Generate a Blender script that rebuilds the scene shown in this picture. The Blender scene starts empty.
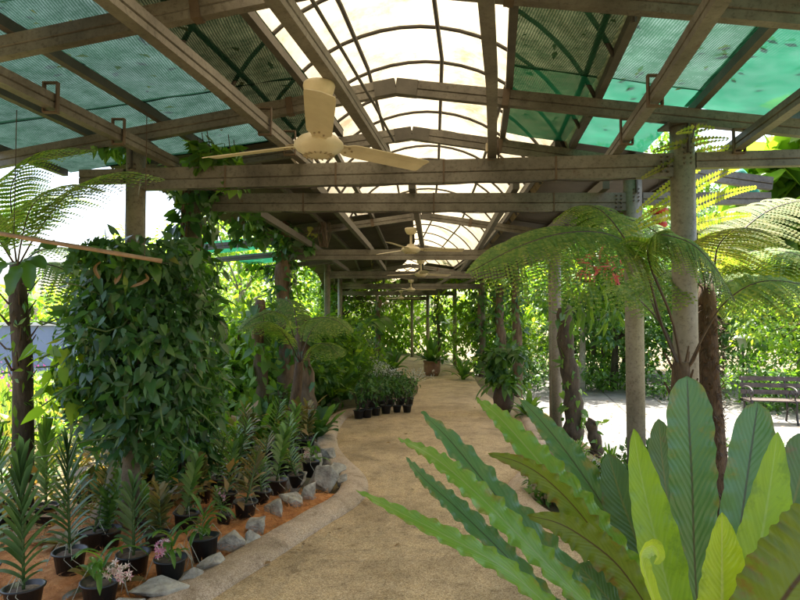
import bpy, bmesh, math, random
import numpy as np
from mathutils import Vector, Matrix, noise
random.seed(7); RNG = np.random.default_rng(7)
sc = bpy.context.scene
COL = sc.collection
PI = math.pi
HZ = 322.0; F = 600.0; EYE = 1.6

def P(px, py, Y):
    """point at depth Y seen at photo pixel px,py (measuring the photograph)"""
    return Vector(((px-400)/F*Y, Y, EYE+(HZ-py)/F*Y))
def G(px, py, gz=0.0):
    Y = (EYE-gz)*F/(py-HZ)
    return Vector(((px-400)/F*Y, Y, gz))
def sstep(a, b, x):
    t = min(1, max(0, (x-a)/(b-a))); return t*t*(3-2*t)
def cx(Y):
    pts = [(-6, -1.95), (0, -.80), (2.9, -.27), (4.4, -.03), (5.5, .11), (9.8, .35), (14, .5), (18.5, .35), (23, -.1), (28, -.9), (34, -2.2)]
    for (a, xa), (b, xb) in zip(pts, pts[1:]):
        if Y <= b: return xa+(xb-xa)*(Y-a)/(b-a)
    return pts[-1][1]
def gz(x, y):
    edge = 2.0+cx(max(y, 4))*0.9
    return -.36*sstep(edge, edge+.8, x)*sstep(5.0, 8.0, y)

# ------------------------------------------------------------------ materials
MATS = {}
def newmat(name):
    m = bpy.data.materials.new(name); m.use_nodes = True
    m.node_tree.nodes.clear(); MATS[name] = m
    return m, m.node_tree.nodes, m.node_tree.links
def ramp(N, stops):
    r = N.new('ShaderNodeValToRGB'); e = r.color_ramp.elements
    while len(e) < len(stops): e.new(.5)
    for k, (p, c) in enumerate(stops): e[k].position = p; e[k].color = (*c, 1)
    return r
def leafmat(name, stops, trans=.35, tcol=None, rough=.48, rib=None, under=None):
    m, N, L = newmat(name)
    out = N.new('ShaderNodeOutputMaterial'); geo = N.new('ShaderNodeNewGeometry')
    r = ramp(N, stops)
    tc = N.new('ShaderNodeTexCoord')
    nz = N.new('ShaderNodeTexNoise'); nz.inputs['Scale'].default_value = 9; nz.inputs['Detail'].default_value = 3
    L.new(tc.outputs['Object'], nz.inputs['Vector'])
    ad = N.new('ShaderNodeMath'); ad.operation = 'MULTIPLY_ADD'; ad.inputs[1].default_value = .7
    L.new(geo.outputs['Random Per Island'], ad.inputs[0])
    ml = N.new('ShaderNodeMath'); ml.operation = 'MULTIPLY'; ml.inputs[1].default_value = .35
    L.new(nz.outputs['Fac'], ml.inputs[0]); L.new(ml.outputs[0], ad.inputs[2])
    L.new(ad.outputs[0], r.inputs['Fac'])
    col = r.outputs['Color']
    p = N.new('ShaderNodeBsdfPrincipled'); p.inputs['Roughness'].default_value = rough
    if rib is not None:
        uv = N.new('ShaderNodeUVMap'); sx = N.new('ShaderNodeSeparateXYZ'); L.new(uv.outputs[0], sx.inputs[0])
        d = N.new('ShaderNodeMath'); d.operation = 'SUBTRACT'; d.inputs[1].default_value = .5; L.new(sx.outputs[0], d.inputs[0])
        a = N.new('ShaderNodeMath'); a.operation = 'ABSOLUTE'; L.new(d.outputs[0], a.inputs[0])
        mr = N.new('ShaderNodeMapRange'); mr.inputs[1].default_value = .012; mr.inputs[2].default_value = .035
        mr.inputs[3].default_value = 1; mr.inputs[4].default_value = 0; L.new(a.outputs[0], mr.inputs[0])
        mx = N.new('ShaderNodeMixRGB'); L.new(mr.outputs[0], mx.inputs[0]); L.new(col, mx.inputs[1]); mx.inputs[2].default_value = (*rib, 1)
        # side veins running from the rib to the margin, quilting between them, age marks
        cb = N.new('ShaderNodeCombineXYZ'); mm = N.new('ShaderNodeMath'); mm.operation = 'MULTIPLY_ADD'; mm.inputs[1].default_value = -.30
        L.new(a.outputs[0], mm.inputs[0]); L.new(sx.outputs[1], mm.inputs[2]); L.new(mm.outputs[0], cb.inputs[0])
        wv = N.new('ShaderNodeTexWave'); wv.inputs['Scale'].default_value = 9; wv.inputs['Distortion'].default_value = 2.5; wv.inputs['Detail'].default_value = 3; L.new(cb.outputs[0], wv.inputs['Vector'])
        c2 = N.new('ShaderNodeCombineXYZ'); m30 = N.new('ShaderNodeMath'); m30.operation = 'MULTIPLY'; m30.inputs[1].default_value = 34; L.new(mm.outputs[0], m30.inputs[0]); L.new(m30.outputs[0], c2.inputs[0])
        m2_ = N.new('ShaderNodeMath'); m2_.operation = 'MULTIPLY'; m2_.inputs[1].default_value = 3.5; L.new(sx.outputs[0], m2_.inputs[0]); L.new(m2_.outputs[0], c2.inputs[1]); L.new(geo.outputs['Random Per Island'], c2.inputs[2])
        qn = N.new('ShaderNodeTexNoise'); qn.inputs['Scale'].default_value = 1; qn.inputs['Detail'].default_value = 5; qn.inputs['Roughness'].default_value = .6; L.new(c2.outputs[0], qn.inputs['Vector'])
        hh = N.new('ShaderNodeMath'); hh.operation = 'MULTIPLY_ADD'; hh.inputs[1].default_value = .35; L.new(wv.outputs['Fac'], hh.inputs[0]); L.new(qn.outputs['Fac'], hh.inputs[2])
        bp = N.new('ShaderNodeBump'); bp.inputs['Strength'].default_value = .38; bp.inputs['Distance'].default_value = .004
        L.new(hh.outputs[0], bp.inputs['Height']); L.new(bp.outputs[0], p.inputs['Normal'])
        vr = ramp(N, [(.30, (.88, .90, .86)), (.5, (1, 1, 1)), (.7, (1.08, 1.06, 1.03))]); L.new(qn.outputs['Fac'], vr.inputs[0])
        vm = N.new('ShaderNodeMixRGB'); vm.blend_type = 'MULTIPLY'; vm.inputs[0].default_value = 1; L.new(mx.outputs[0], vm.inputs[1]); L.new(vr.outputs[0], vm.inputs[2])
        n2 = N.new('ShaderNodeTexNoise'); n2.inputs['Scale'].default_value = 11; n2.inputs['Detail'].default_value = 8; n2.inputs['Roughness'].default_value = .7; L.new(tc.outputs['Object'], n2.inputs['Vector'])
        ea = N.new('ShaderNodeMath'); ea.operation = 'MULTIPLY_ADD'; ea.inputs[1].default_value = .30; L.new(a.outputs[0], ea.inputs[0]); L.new(n2.outputs['Fac'], ea.inputs[2])
        r2 = ramp(N, [(.64, (0, 0, 0)), (.74, (1, 1, 1))]); L.new(ea.outputs[0], r2.inputs[0])
        m2 = N.new('ShaderNodeMixRGB'); L.new(r2.outputs[0], m2.inputs[0]); L.new(vm.outputs[0], m2.inputs[1]); m2.inputs[2].default_value = (*(under or (.20, .19, .04)), 1)
        m3 = N.new('ShaderNodeMixRGB'); m3.inputs[0].default_value = .75; L.new(vm.outputs[0], m3.inputs[1]); L.new(m2.outputs[0], m3.inputs[2])
        col = m3.outputs[0]
    L.new(col, p.inputs['Base Color'])
    t = N.new('ShaderNodeBsdfTranslucent')
    h = N.new('ShaderNodeMixRGB'); h.blend_type = 'MULTIPLY'; h.inputs[0].default_value = 1
    L.new(col, h.inputs[1]); h.inputs[2].default_value = (*(tcol or (2.6, 2.4, .7)), 1); L.new(h.outputs[0], t.inputs['Color'])
    ms = N.new('ShaderNodeMixShader'); ms.inputs[0].default_value = trans
    L.new(p.outputs[0], ms.inputs[1]); L.new(t.outputs[0], ms.inputs[2]); L.new(ms.outputs[0], out.inputs[0])
    return m
def solid(name, c1, c2=None, rough=.7, scale=8, bump=0, bscale=40, metal=0, detail=6, stretch=None, c3=None):
    m, N, L = newmat(name)
    out = N.new('ShaderNodeOutputMaterial'); p = N.new('ShaderNodeBsdfPrincipled'); L.new(p.outputs[0], out.inputs[0])
    p.inputs['Roughness'].default_value = rough; p.inputs['Metallic'].default_value = metal
    tc = N.new('ShaderNodeTexCoord'); vec = tc.outputs['Object']
    if stretch:
        mp = N.new('ShaderNodeMapping'); mp.inputs['Scale'].default_value = stretch; L.new(vec, mp.inputs[0]); vec = mp.outputs[0]
    nz = N.new('ShaderNodeTexNoise'); nz.inputs['Scale'].default_value = scale; nz.inputs['Detail'].default_value = detail; nz.inputs['Roughness'].default_value = .65
    L.new(vec, nz.inputs['Vector'])
    st = [(.3, c1), (.7, c2 or c1)]
    if c3: st = [(.28, c1), (.5, c2), (.72, c3)]
    r = ramp(N, st); L.new(nz.outputs['Fac'], r.inputs[0]); L.new(r.outputs[0], p.inputs['Base Color'])
    if bump:
        n2 = N.new('ShaderNodeTexNoise'); n2.inputs['Scale'].default_value = bscale; n2.inputs['Detail'].default_value = 5; L.new(vec, n2.inputs['Vector'])
        b = N.new('ShaderNodeBump'); b.inputs['Strength'].default_value = bump; b.inputs['Distance'].default_value = .01
        L.new(n2.outputs['Fac'], b.inputs['Height']); L.new(b.outputs[0], p.inputs['Normal'])
    return m
def aggregate(name, cols, scale, blotch=(.75, 1.15)):
    """exposed aggregate: pebbles in cement"""
    m, N, L = newmat(name)
    out = N.new('ShaderNodeOutputMaterial'); p = N.new('ShaderNodeBsdfPrincipled'); L.new(p.outputs[0], out.inputs[0])
    p.inputs['Roughness'].default_value = .75
    tc = N.new('ShaderNodeTexCoord')
    v = N.new('ShaderNodeTexVoronoi'); v.inputs['Scale'].default_value = scale; L.new(tc.outputs['Object'], v.inputs['Vector'])
    hs = N.new('ShaderNodeSeparateColor'); L.new(v.outputs['Color'], hs.inputs[0])
    r = ramp(N, cols); L.new(hs.outputs[0], r.inputs[0])
    d = ramp(N, [(.25, (1, 1, 1)), (.65, (.62, .59, .55))]); L.new(v.outputs['Distance'], d.inputs[0])
    mu = N.new('ShaderNodeMixRGB'); mu.blend_type = 'MULTIPLY'; mu.inputs[0].default_value = .7; L.new(r.outputs[0], mu.inputs[1]); L.new(d.outputs[0], mu.inputs[2])
    n = N.new('ShaderNodeTexNoise'); n.inputs['Scale'].default_value = 1.1; n.inputs['Detail'].default_value = 6; n.inputs['Roughness'].default_value = .62; L.new(tc.outputs['Object'], n.inputs['Vector'])
    a, b = blotch
    r3 = ramp(N, [(.32, (a*.95, a*.93, a*.85)), (.5, (1, 1, 1)), (.7, (b, b, b*.97))]); L.new(n.outputs['Fac'], r3.inputs[0])
    m2 = N.new('ShaderNodeMixRGB'); m2.blend_type = 'MULTIPLY'; m2.inputs[0].default_value = 1; L.new(mu.outputs[0], m2.inputs[1]); L.new(r3.outputs[0], m2.inputs[2])
    n5 = N.new('ShaderNodeTexNoise'); n5.inputs['Scale'].default_value = 5.5; n5.inputs['Detail'].default_value = 9; n5.inputs['Roughness'].default_value = .75; L.new(tc.outputs['Object'], n5.inputs['Vector'])
    r5 = ramp(N, [(.34, (.62, .58, .50)), (.47, (1, 1, 1)), (.66, (1.12, 1.1, 1.05))]); L.new(n5.outputs['Fac'], r5.inputs[0])
    v5 = N.new('ShaderNodeTexVoronoi'); v5.feature = 'DISTANCE_TO_EDGE'; v5.inputs['Scale'].default_value = .55; L.new(tc.outputs['Object'], v5.inputs['Vector'])
    r6 = ramp(N, [(.0, (.45, .40, .33)), (.006, (1, 1, 1))]); L.new(v5.outputs['Distance'], r6.inputs[0])
    m5 = N.new('ShaderNodeMixRGB'); m5.blend_type = 'MULTIPLY'; m5.inputs[0].default_value = 1; L.new(m2.outputs[0], m5.inputs[1]); L.new(r5.outputs[0], m5.inputs[2])
    m6 = N.new('ShaderNodeMixRGB'); m6.blend_type = 'MULTIPLY'; m6.inputs[0].default_value = 0; L.new(m5.outputs[0], m6.inputs[1]); L.new(r6.outputs[0], m6.inputs[2])
    L.new(m6.outputs[0], p.inputs['Base Color'])
    bp = N.new('ShaderNodeBump'); bp.inputs['Strength'].default_value = .6; bp.inputs['Distance'].default_value = .004; bp.invert = True
    L.new(v.outputs['Distance'], bp.inputs['Height']); L.new(bp.outputs[0], p.inputs['Normal'])
    return m

g = leafmat
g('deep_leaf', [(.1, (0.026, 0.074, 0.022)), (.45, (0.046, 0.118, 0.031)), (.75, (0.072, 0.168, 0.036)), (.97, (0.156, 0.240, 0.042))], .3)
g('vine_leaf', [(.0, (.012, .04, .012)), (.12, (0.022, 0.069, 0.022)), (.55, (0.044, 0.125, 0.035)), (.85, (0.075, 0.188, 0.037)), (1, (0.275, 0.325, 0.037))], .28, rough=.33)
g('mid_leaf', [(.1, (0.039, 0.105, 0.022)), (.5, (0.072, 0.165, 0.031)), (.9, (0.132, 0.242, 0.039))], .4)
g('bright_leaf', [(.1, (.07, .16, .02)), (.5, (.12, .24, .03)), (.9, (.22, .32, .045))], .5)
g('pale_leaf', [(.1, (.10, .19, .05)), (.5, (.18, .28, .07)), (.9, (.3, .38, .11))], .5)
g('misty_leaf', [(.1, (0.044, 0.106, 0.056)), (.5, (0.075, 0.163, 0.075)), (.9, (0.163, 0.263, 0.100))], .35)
g('fern_leaf', [(.1, (0.071, 0.159, 0.036)), (.6, (0.144, 0.245, 0.057)), (.95, (0.288, 0.331, 0.101))], .4, rough=.7)
g('fern_tip_leaf', [(.1, (.09, .15, .03)), (.5, (.16, .2, .05)), (.9, (.24, .24, .09))], .45, rough=.7)
g('orchid_leaf', [(.1, (0.054, 0.132, 0.034)), (.5, (0.093, 0.201, 0.046)), (.9, (0.186, 0.294, 0.077))], .25, rough=.52)
g('orchid_blue_leaf', [(.1, (0.046, 0.117, 0.046)), (.5, (0.078, 0.163, 0.065)), (.9, (0.117, 0.221, 0.104))], .2, rough=.5)
g('orchid_dry_leaf', [(.1, (0.057, 0.103, 0.034)), (.5, (0.138, 0.149, 0.052)), (.9, (0.299, 0.218, 0.092))], .25, rough=.5)
g('croton_leaf', [(.1, (.06, .08, .025)), (.45, (.14, .14, .05)), (.8, (.26, .16, .07)), (1, (.3, .22, .08))], .3, rough=.4)
g('nest_green', [(.1, (.08, .19, .03)), (.5, (.13, .27, .04)), (.9, (.2, .33, .055))], .25, rough=.27, rib=(.2, .3, .1))
g('nest_lime', [(.1, (.26, .40, .03)), (.5, (.33, .46, .04)), (.9, (.42, .52, .05))], .35, rough=.33, rib=(.42, .5, .18), under=(.2, .3, .03))
g('nest_fresh', [(.1, (.15, .29, .025)), (.5, (.20, .35, .03)), (.9, (.26, .40, .04))], .3, rough=.33, rib=(.26, .4, .1), under=(.13, .24, .03))
g('nest_blue', [(.1, (0.057, 0.149, 0.052)), (.5, (0.081, 0.190, 0.069)), (.9, (0.115, 0.230, 0.081))], .15, rough=.30, rib=(.05, .07, .03))
g('nest_dark', [(.1, (.04, .10, .03)), (.5, (.06, .13, .035)), (.9, (.1, .16, .04))], .2, rough=.4, rib=(.12, .15, .04), under=(.13, .09, .03))
g('nest_brown', [(.1, (.08, .13, .02)), (.5, (.12, .18, .025)), (.9, (.15, .15, .03))], .3, rough=.4, rib=(.06, .035, .015), under=(.16, .09, .03))
g('strap_leaf', [(.1, (.04, .11, .025)), (.5, (.07, .17, .03)), (.9, (.13, .24, .04))], .35, rough=.35)
g('white_petal', [(.1, (.6, .6, .52)), (.9, (.8, .8, .74))], .3, tcol=(1, 1, 1))
g('pink_petal', [(.1, (.55, .10, .22)), (.5, (.75, .35, .45)), (.9, (.85, .7, .7))], .3, tcol=(1, 1, 1))
g('blush_petal', [(.1, (.7, .3, .33)), (.4, (.8, .6, .5)), (.9, (.85, .78, .66))], .3, tcol=(1, 1, 1))
g('magenta_petal', [(.1, (.5, .04, .35)), (.9, (.7, .12, .5))], .4, tcol=(1, 1, 1))
g('coral_petal', [(.1, (.6, .08, .09)), (.9, (.75, .22, .2))], .3, tcol=(1, 1, 1))
g('dry_leaf', [(.1, (.12, .07, .03)), (.5, (.22, .13, .05)), (.9, (.32, .2, .09))], .2)
def steel_mat(name, lo, mid, hi):
    m, N, L = newmat(name); out = N.new('ShaderNodeOutputMaterial'); p = N.new('ShaderNodeBsdfPrincipled'); L.new(p.outputs[0], out.inputs[0]); p.inputs['Roughness'].default_value = .5
    tc = N.new('ShaderNodeTexCoord'); n1 = N.new('ShaderNodeTexNoise'); n1.inputs['Scale'].default_value = 2.2; n1.inputs['Detail'].default_value = 8; n1.inputs['Roughness'].default_value = .68; L.new(tc.outputs['Object'], n1.inputs[0])
    r = ramp(N, [(.34, lo), (.5, mid), (.68, hi)]); L.new(n1.outputs['Fac'], r.inputs[0])
    n2 = N.new('ShaderNodeTexNoise'); n2.inputs['Scale'].default_value = 38; n2.inputs['Detail'].default_value = 6; n2.inputs['Roughness'].default_value = .75; L.new(tc.outputs['Object'], n2.inputs[0])
    r2 = ramp(N, [(.36, (.45, .42, .38)), (.48, (.95, .95, .95)), (.6, (1, 1, 1)), (.72, (1.35, 1.35, 1.35))]); L.new(n2.outputs['Fac'], r2.inputs[0])
    n3 = N.new('ShaderNodeTexNoise'); n3.inputs['Scale'].default_value = 5; n3.inputs['Detail'].default_value = 9; n3.inputs['Roughness'].default_value = .8; L.new(tc.outputs['Object'], n3.inputs[0])
    r3 = ramp(N, [(.60, (0, 0, 0)), (.68, (1, 1, 1))]); L.new(n3.outputs['Fac'], r3.inputs[0])
    mu = N.new('ShaderNodeMixRGB'); mu.blend_type = 'MULTIPLY'; mu.inputs[0].default_value = .8; L.new(r.outputs[0], mu.inputs[1]); L.new(r2.outputs[0], mu.inputs[2])
    mx = N.new('ShaderNodeMixRGB'); L.new(r3.outputs[0], mx.inputs[0]); L.new(mu.outputs[0], mx.inputs[1]); mx.inputs[2].default_value = (.075, .042, .022, 1); L.new(mx.outputs[0], p.inputs['Base Color'])
    b = N.new('ShaderNodeBump'); b.inputs['Strength'].default_value = .3; b.inputs['Distance'].default_value = .004; L.new(n2.outputs['Fac'], b.inputs['Height']); L.new(b.outputs[0], p.inputs['Normal'])
steel_mat('steel', (.072, .064, .052), (.13, .119, .102), (.195, .185, .165))
steel_mat('column_metal', (.19, .165, .125), (.24, .212, .165), (.29, .262, .21))
solid('steel_dark', (.05, .046, .04), (.10, .092, .08), .6, 5, .15, 60)
solid('bolt_metal', (.05, .04, .03), (.09, .07, .05), .5)
solid('rust', (.06, .04, .028), (.12, .085, .055), .7)
solid('hoop_metal', (.035, .032, .028), (.07, .06, .05), .6)
solid('iron', (.02, .018, .016), (.05, .04, .035), .5, 20, .3)
solid('fan_cream', (.50, .43, .30), (.66, .59, .44), .45, 6, .05)
solid('fan_vent', (.26, .21, .13), (.33, .27, .18), .6)
solid('bark_dark', (.03, .022, .014), (.10, .075, .05), .9, 14, 1, 45, stretch=(1, 1, .35))
solid('bark_brown', (.07, .045, .028), (.20, .14, .09), .9, 12, 1, 40, stretch=(1, 1, .3))
solid('bark_pale', (.22, .2, .15), (.4, .37, .29), .85, 10, .6, 40)
solid('fibre', (.05, .03, .018), (.14, .085, .045), .95, 30, 1, 90, stretch=(1, 1, .3))
solid('stem_dark', (.035, .025, .015), (.08, .05, .03), .7)
solid('stem_green', (.06, .11, .03), (.12, .17, .05), .6)
solid('root_pale', (.32, .33, .25), (.5, .48, .38), .6)
solid('bamboo', (.25, .16, .09), (.42, .28, .18), .6, 12, .2, 50)
solid('rock', (.17, .15, .12), (.38, .35, .29), .9, 11, 1, 45, c3=(.58, .53, .43))
solid('pot_plastic', (.012, .012, .013), (.03, .03, .03), .4, 8)
solid('terracotta', (.16, .075, .04), (.28, .14, .08), .85, 8, .3)
solid('soil', (.05, .035, .02), (.13, .085, .05), .95, 10, 1, 40, c3=(.2, .14, .08))
solid('mulch', (.28, .10, .03), (.56, .235, .075), 1, 14, 1, 120, c3=(.72, .38, .15))
solid('litter', (.06, .045, .025), (.16, .12, .06), .95, 3.5, 1, 50, c3=(.11, .15, .05))
solid('bench_wood', (.03, .018, .014), (.13, .09, .07), .6, 9, .2)  # lighter patches put dappled sun into the wood colour
solid('blue_wall', (.16, .21, .34), (.21, .27, .42), .6, 2, .1)
solid('aqua_sheet', (.3, .45, .42), (.45, .6, .56), .5, 3)
solid('red_plastic', (.5, .03, .04), (.62, .06, .06), .4)
solid('white_plastic', (.6, .6, .58), (.75, .75, .72), .4)
solid('orange_paint', (.5, .13, .05), (.6, .2, .08), .6)
solid('green_cloth', (.01, .16, .10), (.02, .26, .17), .8, 20, .6, 90)
aggregate('path_agg', [(0, (.28, .19, .095)), (.35, (.50, .355, .19)), (.7, (.60, .44, .245)), (1, (.70, .56, .36))], 150, (.66, 1.2))
aggregate('kerb_agg', [(0, (.36, .26, .18)), (.4, (.52, .39, .28)), (.8, (.60, .47, .35)), (1, (.68, .57, .45))], 170, (.85, 1.12))

def plaza_mat():
    m, N, L = newmat('plaza_slab')
    out = N.new('ShaderNodeOutputMaterial'); p = N.new('ShaderNodeBsdfPrincipled'); L.new(p.outputs[0], out.inputs[0]); p.inputs['Roughness'].default_value = .8
    tc = N.new('ShaderNodeTexCoord'); mp = N.new('ShaderNodeMapping'); mp.inputs['Rotation'].default_value = (0, 0, .2); L.new(tc.outputs['Object'], mp.inputs[0])
    b = N.new('ShaderNodeTexBrick'); b.inputs['Scale'].default_value = 1; b.inputs['Mortar Size'].default_value = .02; b.inputs['Brick Width'].default_value = 1.1; b.inputs['Row Height'].default_value = 1.1; b.offset = 0
    b.inputs['Color1'].default_value = (.17, .165, .15, 1); b.inputs['Color2'].default_value = (.225, .215, .195, 1); b.inputs['Mortar'].default_value = (.07, .065, .05, 1)
    L.new(mp.outputs[0], b.inputs['Vector'])
    n = N.new('ShaderNodeTexNoise'); n.inputs['Scale'].default_value = 1.6; n.inputs['Detail'].default_value = 8; n.inputs['Roughness'].default_value = .7; L.new(tc.outputs['Object'], n.inputs['Vector'])
    r = ramp(N, [(.40, (.45, .43, .4)), (.56, (1, 1, 1))]); L.new(n.outputs['Fac'], r.inputs[0])
    mu = N.new('ShaderNodeMixRGB'); mu.blend_type = 'MULTIPLY'; mu.inputs[0].default_value = .8; L.new(b.outputs[0], mu.inputs[1]); L.new(r.outputs[0], mu.inputs[2]); L.new(mu.outputs[0], p.inputs['Base Color'])
plaza_mat()
def sheet_mat():
    m, N, L = newmat('cream_sheet')
    out = N.new('ShaderNodeOutputMaterial')
    tc = N.new('ShaderNodeTexCoord'); n = N.new('ShaderNodeTexNoise'); n.inputs['Scale'].default_value = 1.9; n.inputs['Detail'].default_value = 9; n.inputs['Roughness'].default_value = .72; L.new(tc.outputs['Object'], n.inputs['Vector'])
    r = ramp(N, [(.34, (.17, .125, .07)), (.45, (.28, .23, .145)), (.58, (.33, .275, .18)), (.75, (.38, .33, .235))]); L.new(n.outputs['Fac'], r.inputs[0])
    t = N.new('ShaderNodeBsdfTranslucent'); L.new(r.outputs[0], t.inputs[0])
    d = N.new('ShaderNodeBsdfDiffuse'); L.new(r.outputs[0], d.inputs[0])
    a = N.new('ShaderNodeMixShader'); a.inputs[0].default_value = .30; L.new(t.outputs[0], a.inputs[1]); L.new(d.outputs[0], a.inputs[2])
    tr = N.new('ShaderNodeBsdfTransparent'); tr.inputs[0].default_value = (.95, .88, .7, 1)
    b = N.new('ShaderNodeMixShader'); b.inputs[0].default_value = .012; L.new(a.outputs[0], b.inputs[1]); L.new(tr.outputs[0], b.inputs[2]); L.new(b.outputs[0], out.inputs[0])
sheet_mat()
def net_mat(name, c, see, scl=1.0):
    m, N, L = newmat(name)
    out = N.new('ShaderNodeOutputMaterial'); tc = N.new('ShaderNodeTexCoord')
    n = N.new('ShaderNodeTexNoise'); n.inputs['Scale'].default_value = 2.2; n.inputs['Detail'].default_value = 6; L.new(tc.outputs['Object'], n.inputs['Vector'])
    r = ramp(N, [(.3, tuple(x*.75 for x in c)), (.55, c), (.75, tuple(min(1, x*1.4+.002) for x in c))]); L.new(n.outputs['Fac'], r.inputs[0])
    t = N.new('ShaderNodeBsdfTranslucent'); L.new(r.outputs[0], t.inputs[0]); d = N.new('ShaderNodeBsdfDiffuse'); L.new(r.outputs[0], d.inputs[0])
    a = N.new('ShaderNodeMixShader'); a.inputs[0].default_value = .5; L.new(t.outputs[0], a.inputs[1]); L.new(d.outputs[0], a.inputs[2])
    # woven threads: rows closer and wider apart
    w = N.new('ShaderNodeTexWave'); w.bands_direction = 'X'; w.inputs['Scale'].default_value = 20; w.inputs['Distortion'].default_value = 1.2; w.inputs['Detail Scale'].default_value = .6; L.new(tc.outputs['Object'], w.inputs[0])
    n3 = N.new('ShaderNodeTexNoise'); n3.inputs['Scale'].default_value = 7; n3.inputs['Detail'].default_value = 9; n3.inputs['Roughness'].default_value = .8; n3.inputs['Distortion'].default_value = .0; L.new(tc.outputs['Object'], n3.inputs['Vector'])
    mr = N.new('ShaderNodeMapRange'); mr.inputs[1].default_value = .40; mr.inputs[2].default_value = .64; mr.inputs[3].default_value = see*.5; mr.inputs[4].default_value = see*1.6; L.new(n3.outputs['Fac'], mr.inputs[0])
    mw = N.new('ShaderNodeMapRange'); mw.inputs[3].default_value = .35; mw.inputs[4].default_value = 1.65; L.new(w.outputs['Fac'], mw.inputs[0])
    mm = N.new('ShaderNodeMath'); mm.operation = 'MULTIPLY'; L.new(mr.outputs[0], mm.inputs[0]); L.new(mw.outputs[0], mm.inputs[1])
    tr = N.new('ShaderNodeBsdfTransparent'); tr.inputs[0].default_value = (.62, .72, .54, 1)
    b = N.new('ShaderNodeMixShader'); L.new(mm.outputs[0], b.inputs[0]); L.new(a.outputs[0], b.inputs[1]); L.new(tr.outputs[0], b.inputs[2]); L.new(b.outputs[0], out.inputs[0])
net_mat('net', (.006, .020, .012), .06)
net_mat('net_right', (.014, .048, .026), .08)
net_mat('net_lit_aqua', (.010, .095, .05), .06)  # brighter green copy: extra skylight on the outer right net put into colour
solid('corrugated', (.035, .028, .02), (.075, .062, .045), .6, 3)
solid('urn_clay', (.045, .028, .02), (.10, .06, .04), .7, 8, .3)
def glass_mat():
    m, N, L = newmat('lamp_glass'); out = N.new('ShaderNodeOutputMaterial'); p = N.new('ShaderNodeBsdfPrincipled')
    p.inputs['Base Color'].default_value = (.62, .62, .48, 1); p.inputs['Roughness'].default_value = .3; p.inputs['Transmission Weight'].default_value = .2; L.new(p.outputs[0], out.inputs[0])
glass_mat()

# ------------------------------------------------------------------ mesh helpers
class MB:
    def __init__(s): s.v = []; s.f = []; s.uv = {}
    def add(s, vs, fs):
        o = len(s.v); s.v += [tuple(v) for v in vs]; s.f += [tuple(i+o for i in f) for f in fs]
    def box(s, c, d, rot=None):
        c = Vector(c); vs = []
        for x in (-.5, .5):
            for y in (-.5, .5):
                for z in (-.5, .5):
                    v = Vector((x*d[0], y*d[1], z*d[2]))
                    if rot is not None: v = rot @ v
                    vs.append(c+v)
        s.add(vs, [(0, 1, 3, 2), (4, 6, 7, 5), (0, 4, 5, 1), (2, 3, 7, 6), (0, 2, 6, 4), (1, 5, 7, 3)])
    def beam(s, p0, p1, w, h, prof='box', lip=.012):
        p0, p1 = Vector(p0), Vector(p1); d = (p1-p0).normalized()
        side = d.cross(Vector((0, 0, 1))).normalized(); up = side.cross(d).normalized()
        W, H = w/2, h/2
        if prof == 'I':
            t = lip; e = .012
            pr = [(-W, -H), (W, -H), (W, -H+e), (t/2, -H+e), (t/2, H-e), (W, H-e), (W, H), (-W, H), (-W, H-e), (-t/2, H-e), (-t/2, -H+e), (-W, -H+e)]
        elif prof == 'C':   # two channel halves lapped: a shallow groove along the web
            g_ = .006
            pr = [(-W, -H), (W, -H), (W, -H*.12-g_), (W-g_*1.5, -H*.12), (W, -H*.12+g_), (W, H), (-W, H), (-W, -H*.12+g_), (-W+g_*1.5, -H*.12), (-W, -H*.12-g_)]
        else:
            pr = [(-W, -H), (W, -H), (W, H), (-W, H)]
        n = len(pr); vs = [p+side*a+up*b for p in (p0, p1) for a, b in pr]
        fs = [(i, (i+1) % n, n+(i+1) % n, n+i) for i in range(n)]+[tuple(range(n))[::-1], tuple(range(n, 2*n))]
        s.add(vs, fs)
    def tube(s, pts, rad, n=8, cap=True):
        pts = [Vector(p) for p in pts]
        if not hasattr(rad, '__len__'): rad = [rad]*len(pts)
        up = Vector((0, 0, 1)); rings = []
        t0 = (pts[1]-pts[0]).normalized(); a = t0.orthogonal().normalized()
        for i, p in enumerate(pts):
            t = (pts[min(i+1, len(pts)-1)]-pts[max(i-1, 0)]).normalized()
            a = (a-t*a.dot(t)).normalized(); b = t.cross(a)
            rings.append([p+(a*math.cos(2*PI*k/n)+b*math.sin(2*PI*k/n))*rad[i] for k in range(n)])
        vs = [v for r in rings for v in r]; fs = []
        for i in range(len(pts)-1):
            for k in range(n): fs.append((i*n+k, i*n+(k+1) % n, (i+1)*n+(k+1) % n, (i+1)*n+k))
        if cap: fs += [tuple(range(n))[::-1], tuple(range((len(pts)-1)*n, len(pts)*n))]
        s.add(vs, fs)
    def lathe(s, c, prof, n=16):
        c = Vector(c); vs = []; fs = []
        for r, z in prof:
            for k in range(n): vs.append(c+Vector((r*math.cos(2*PI*k/n), r*math.sin(2*PI*k/n), z)))
        for i in range(len(prof)-1):
            for k in range(n): fs.append((i*n+k, i*n+(k+1) % n, (i+1)*n+(k+1) % n, (i+1)*n+k))
        s.add(vs, fs)
    def build(s, name, mat, parent=None, smooth=False, off=None):
        me = bpy.data.meshes.new(name); me.from_pydata(s.v, [], s.f); me.update()
        if smooth: me.polygons.foreach_set('use_smooth', [True]*len(me.polygons))
        return link(name, me, mat, parent)
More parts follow.
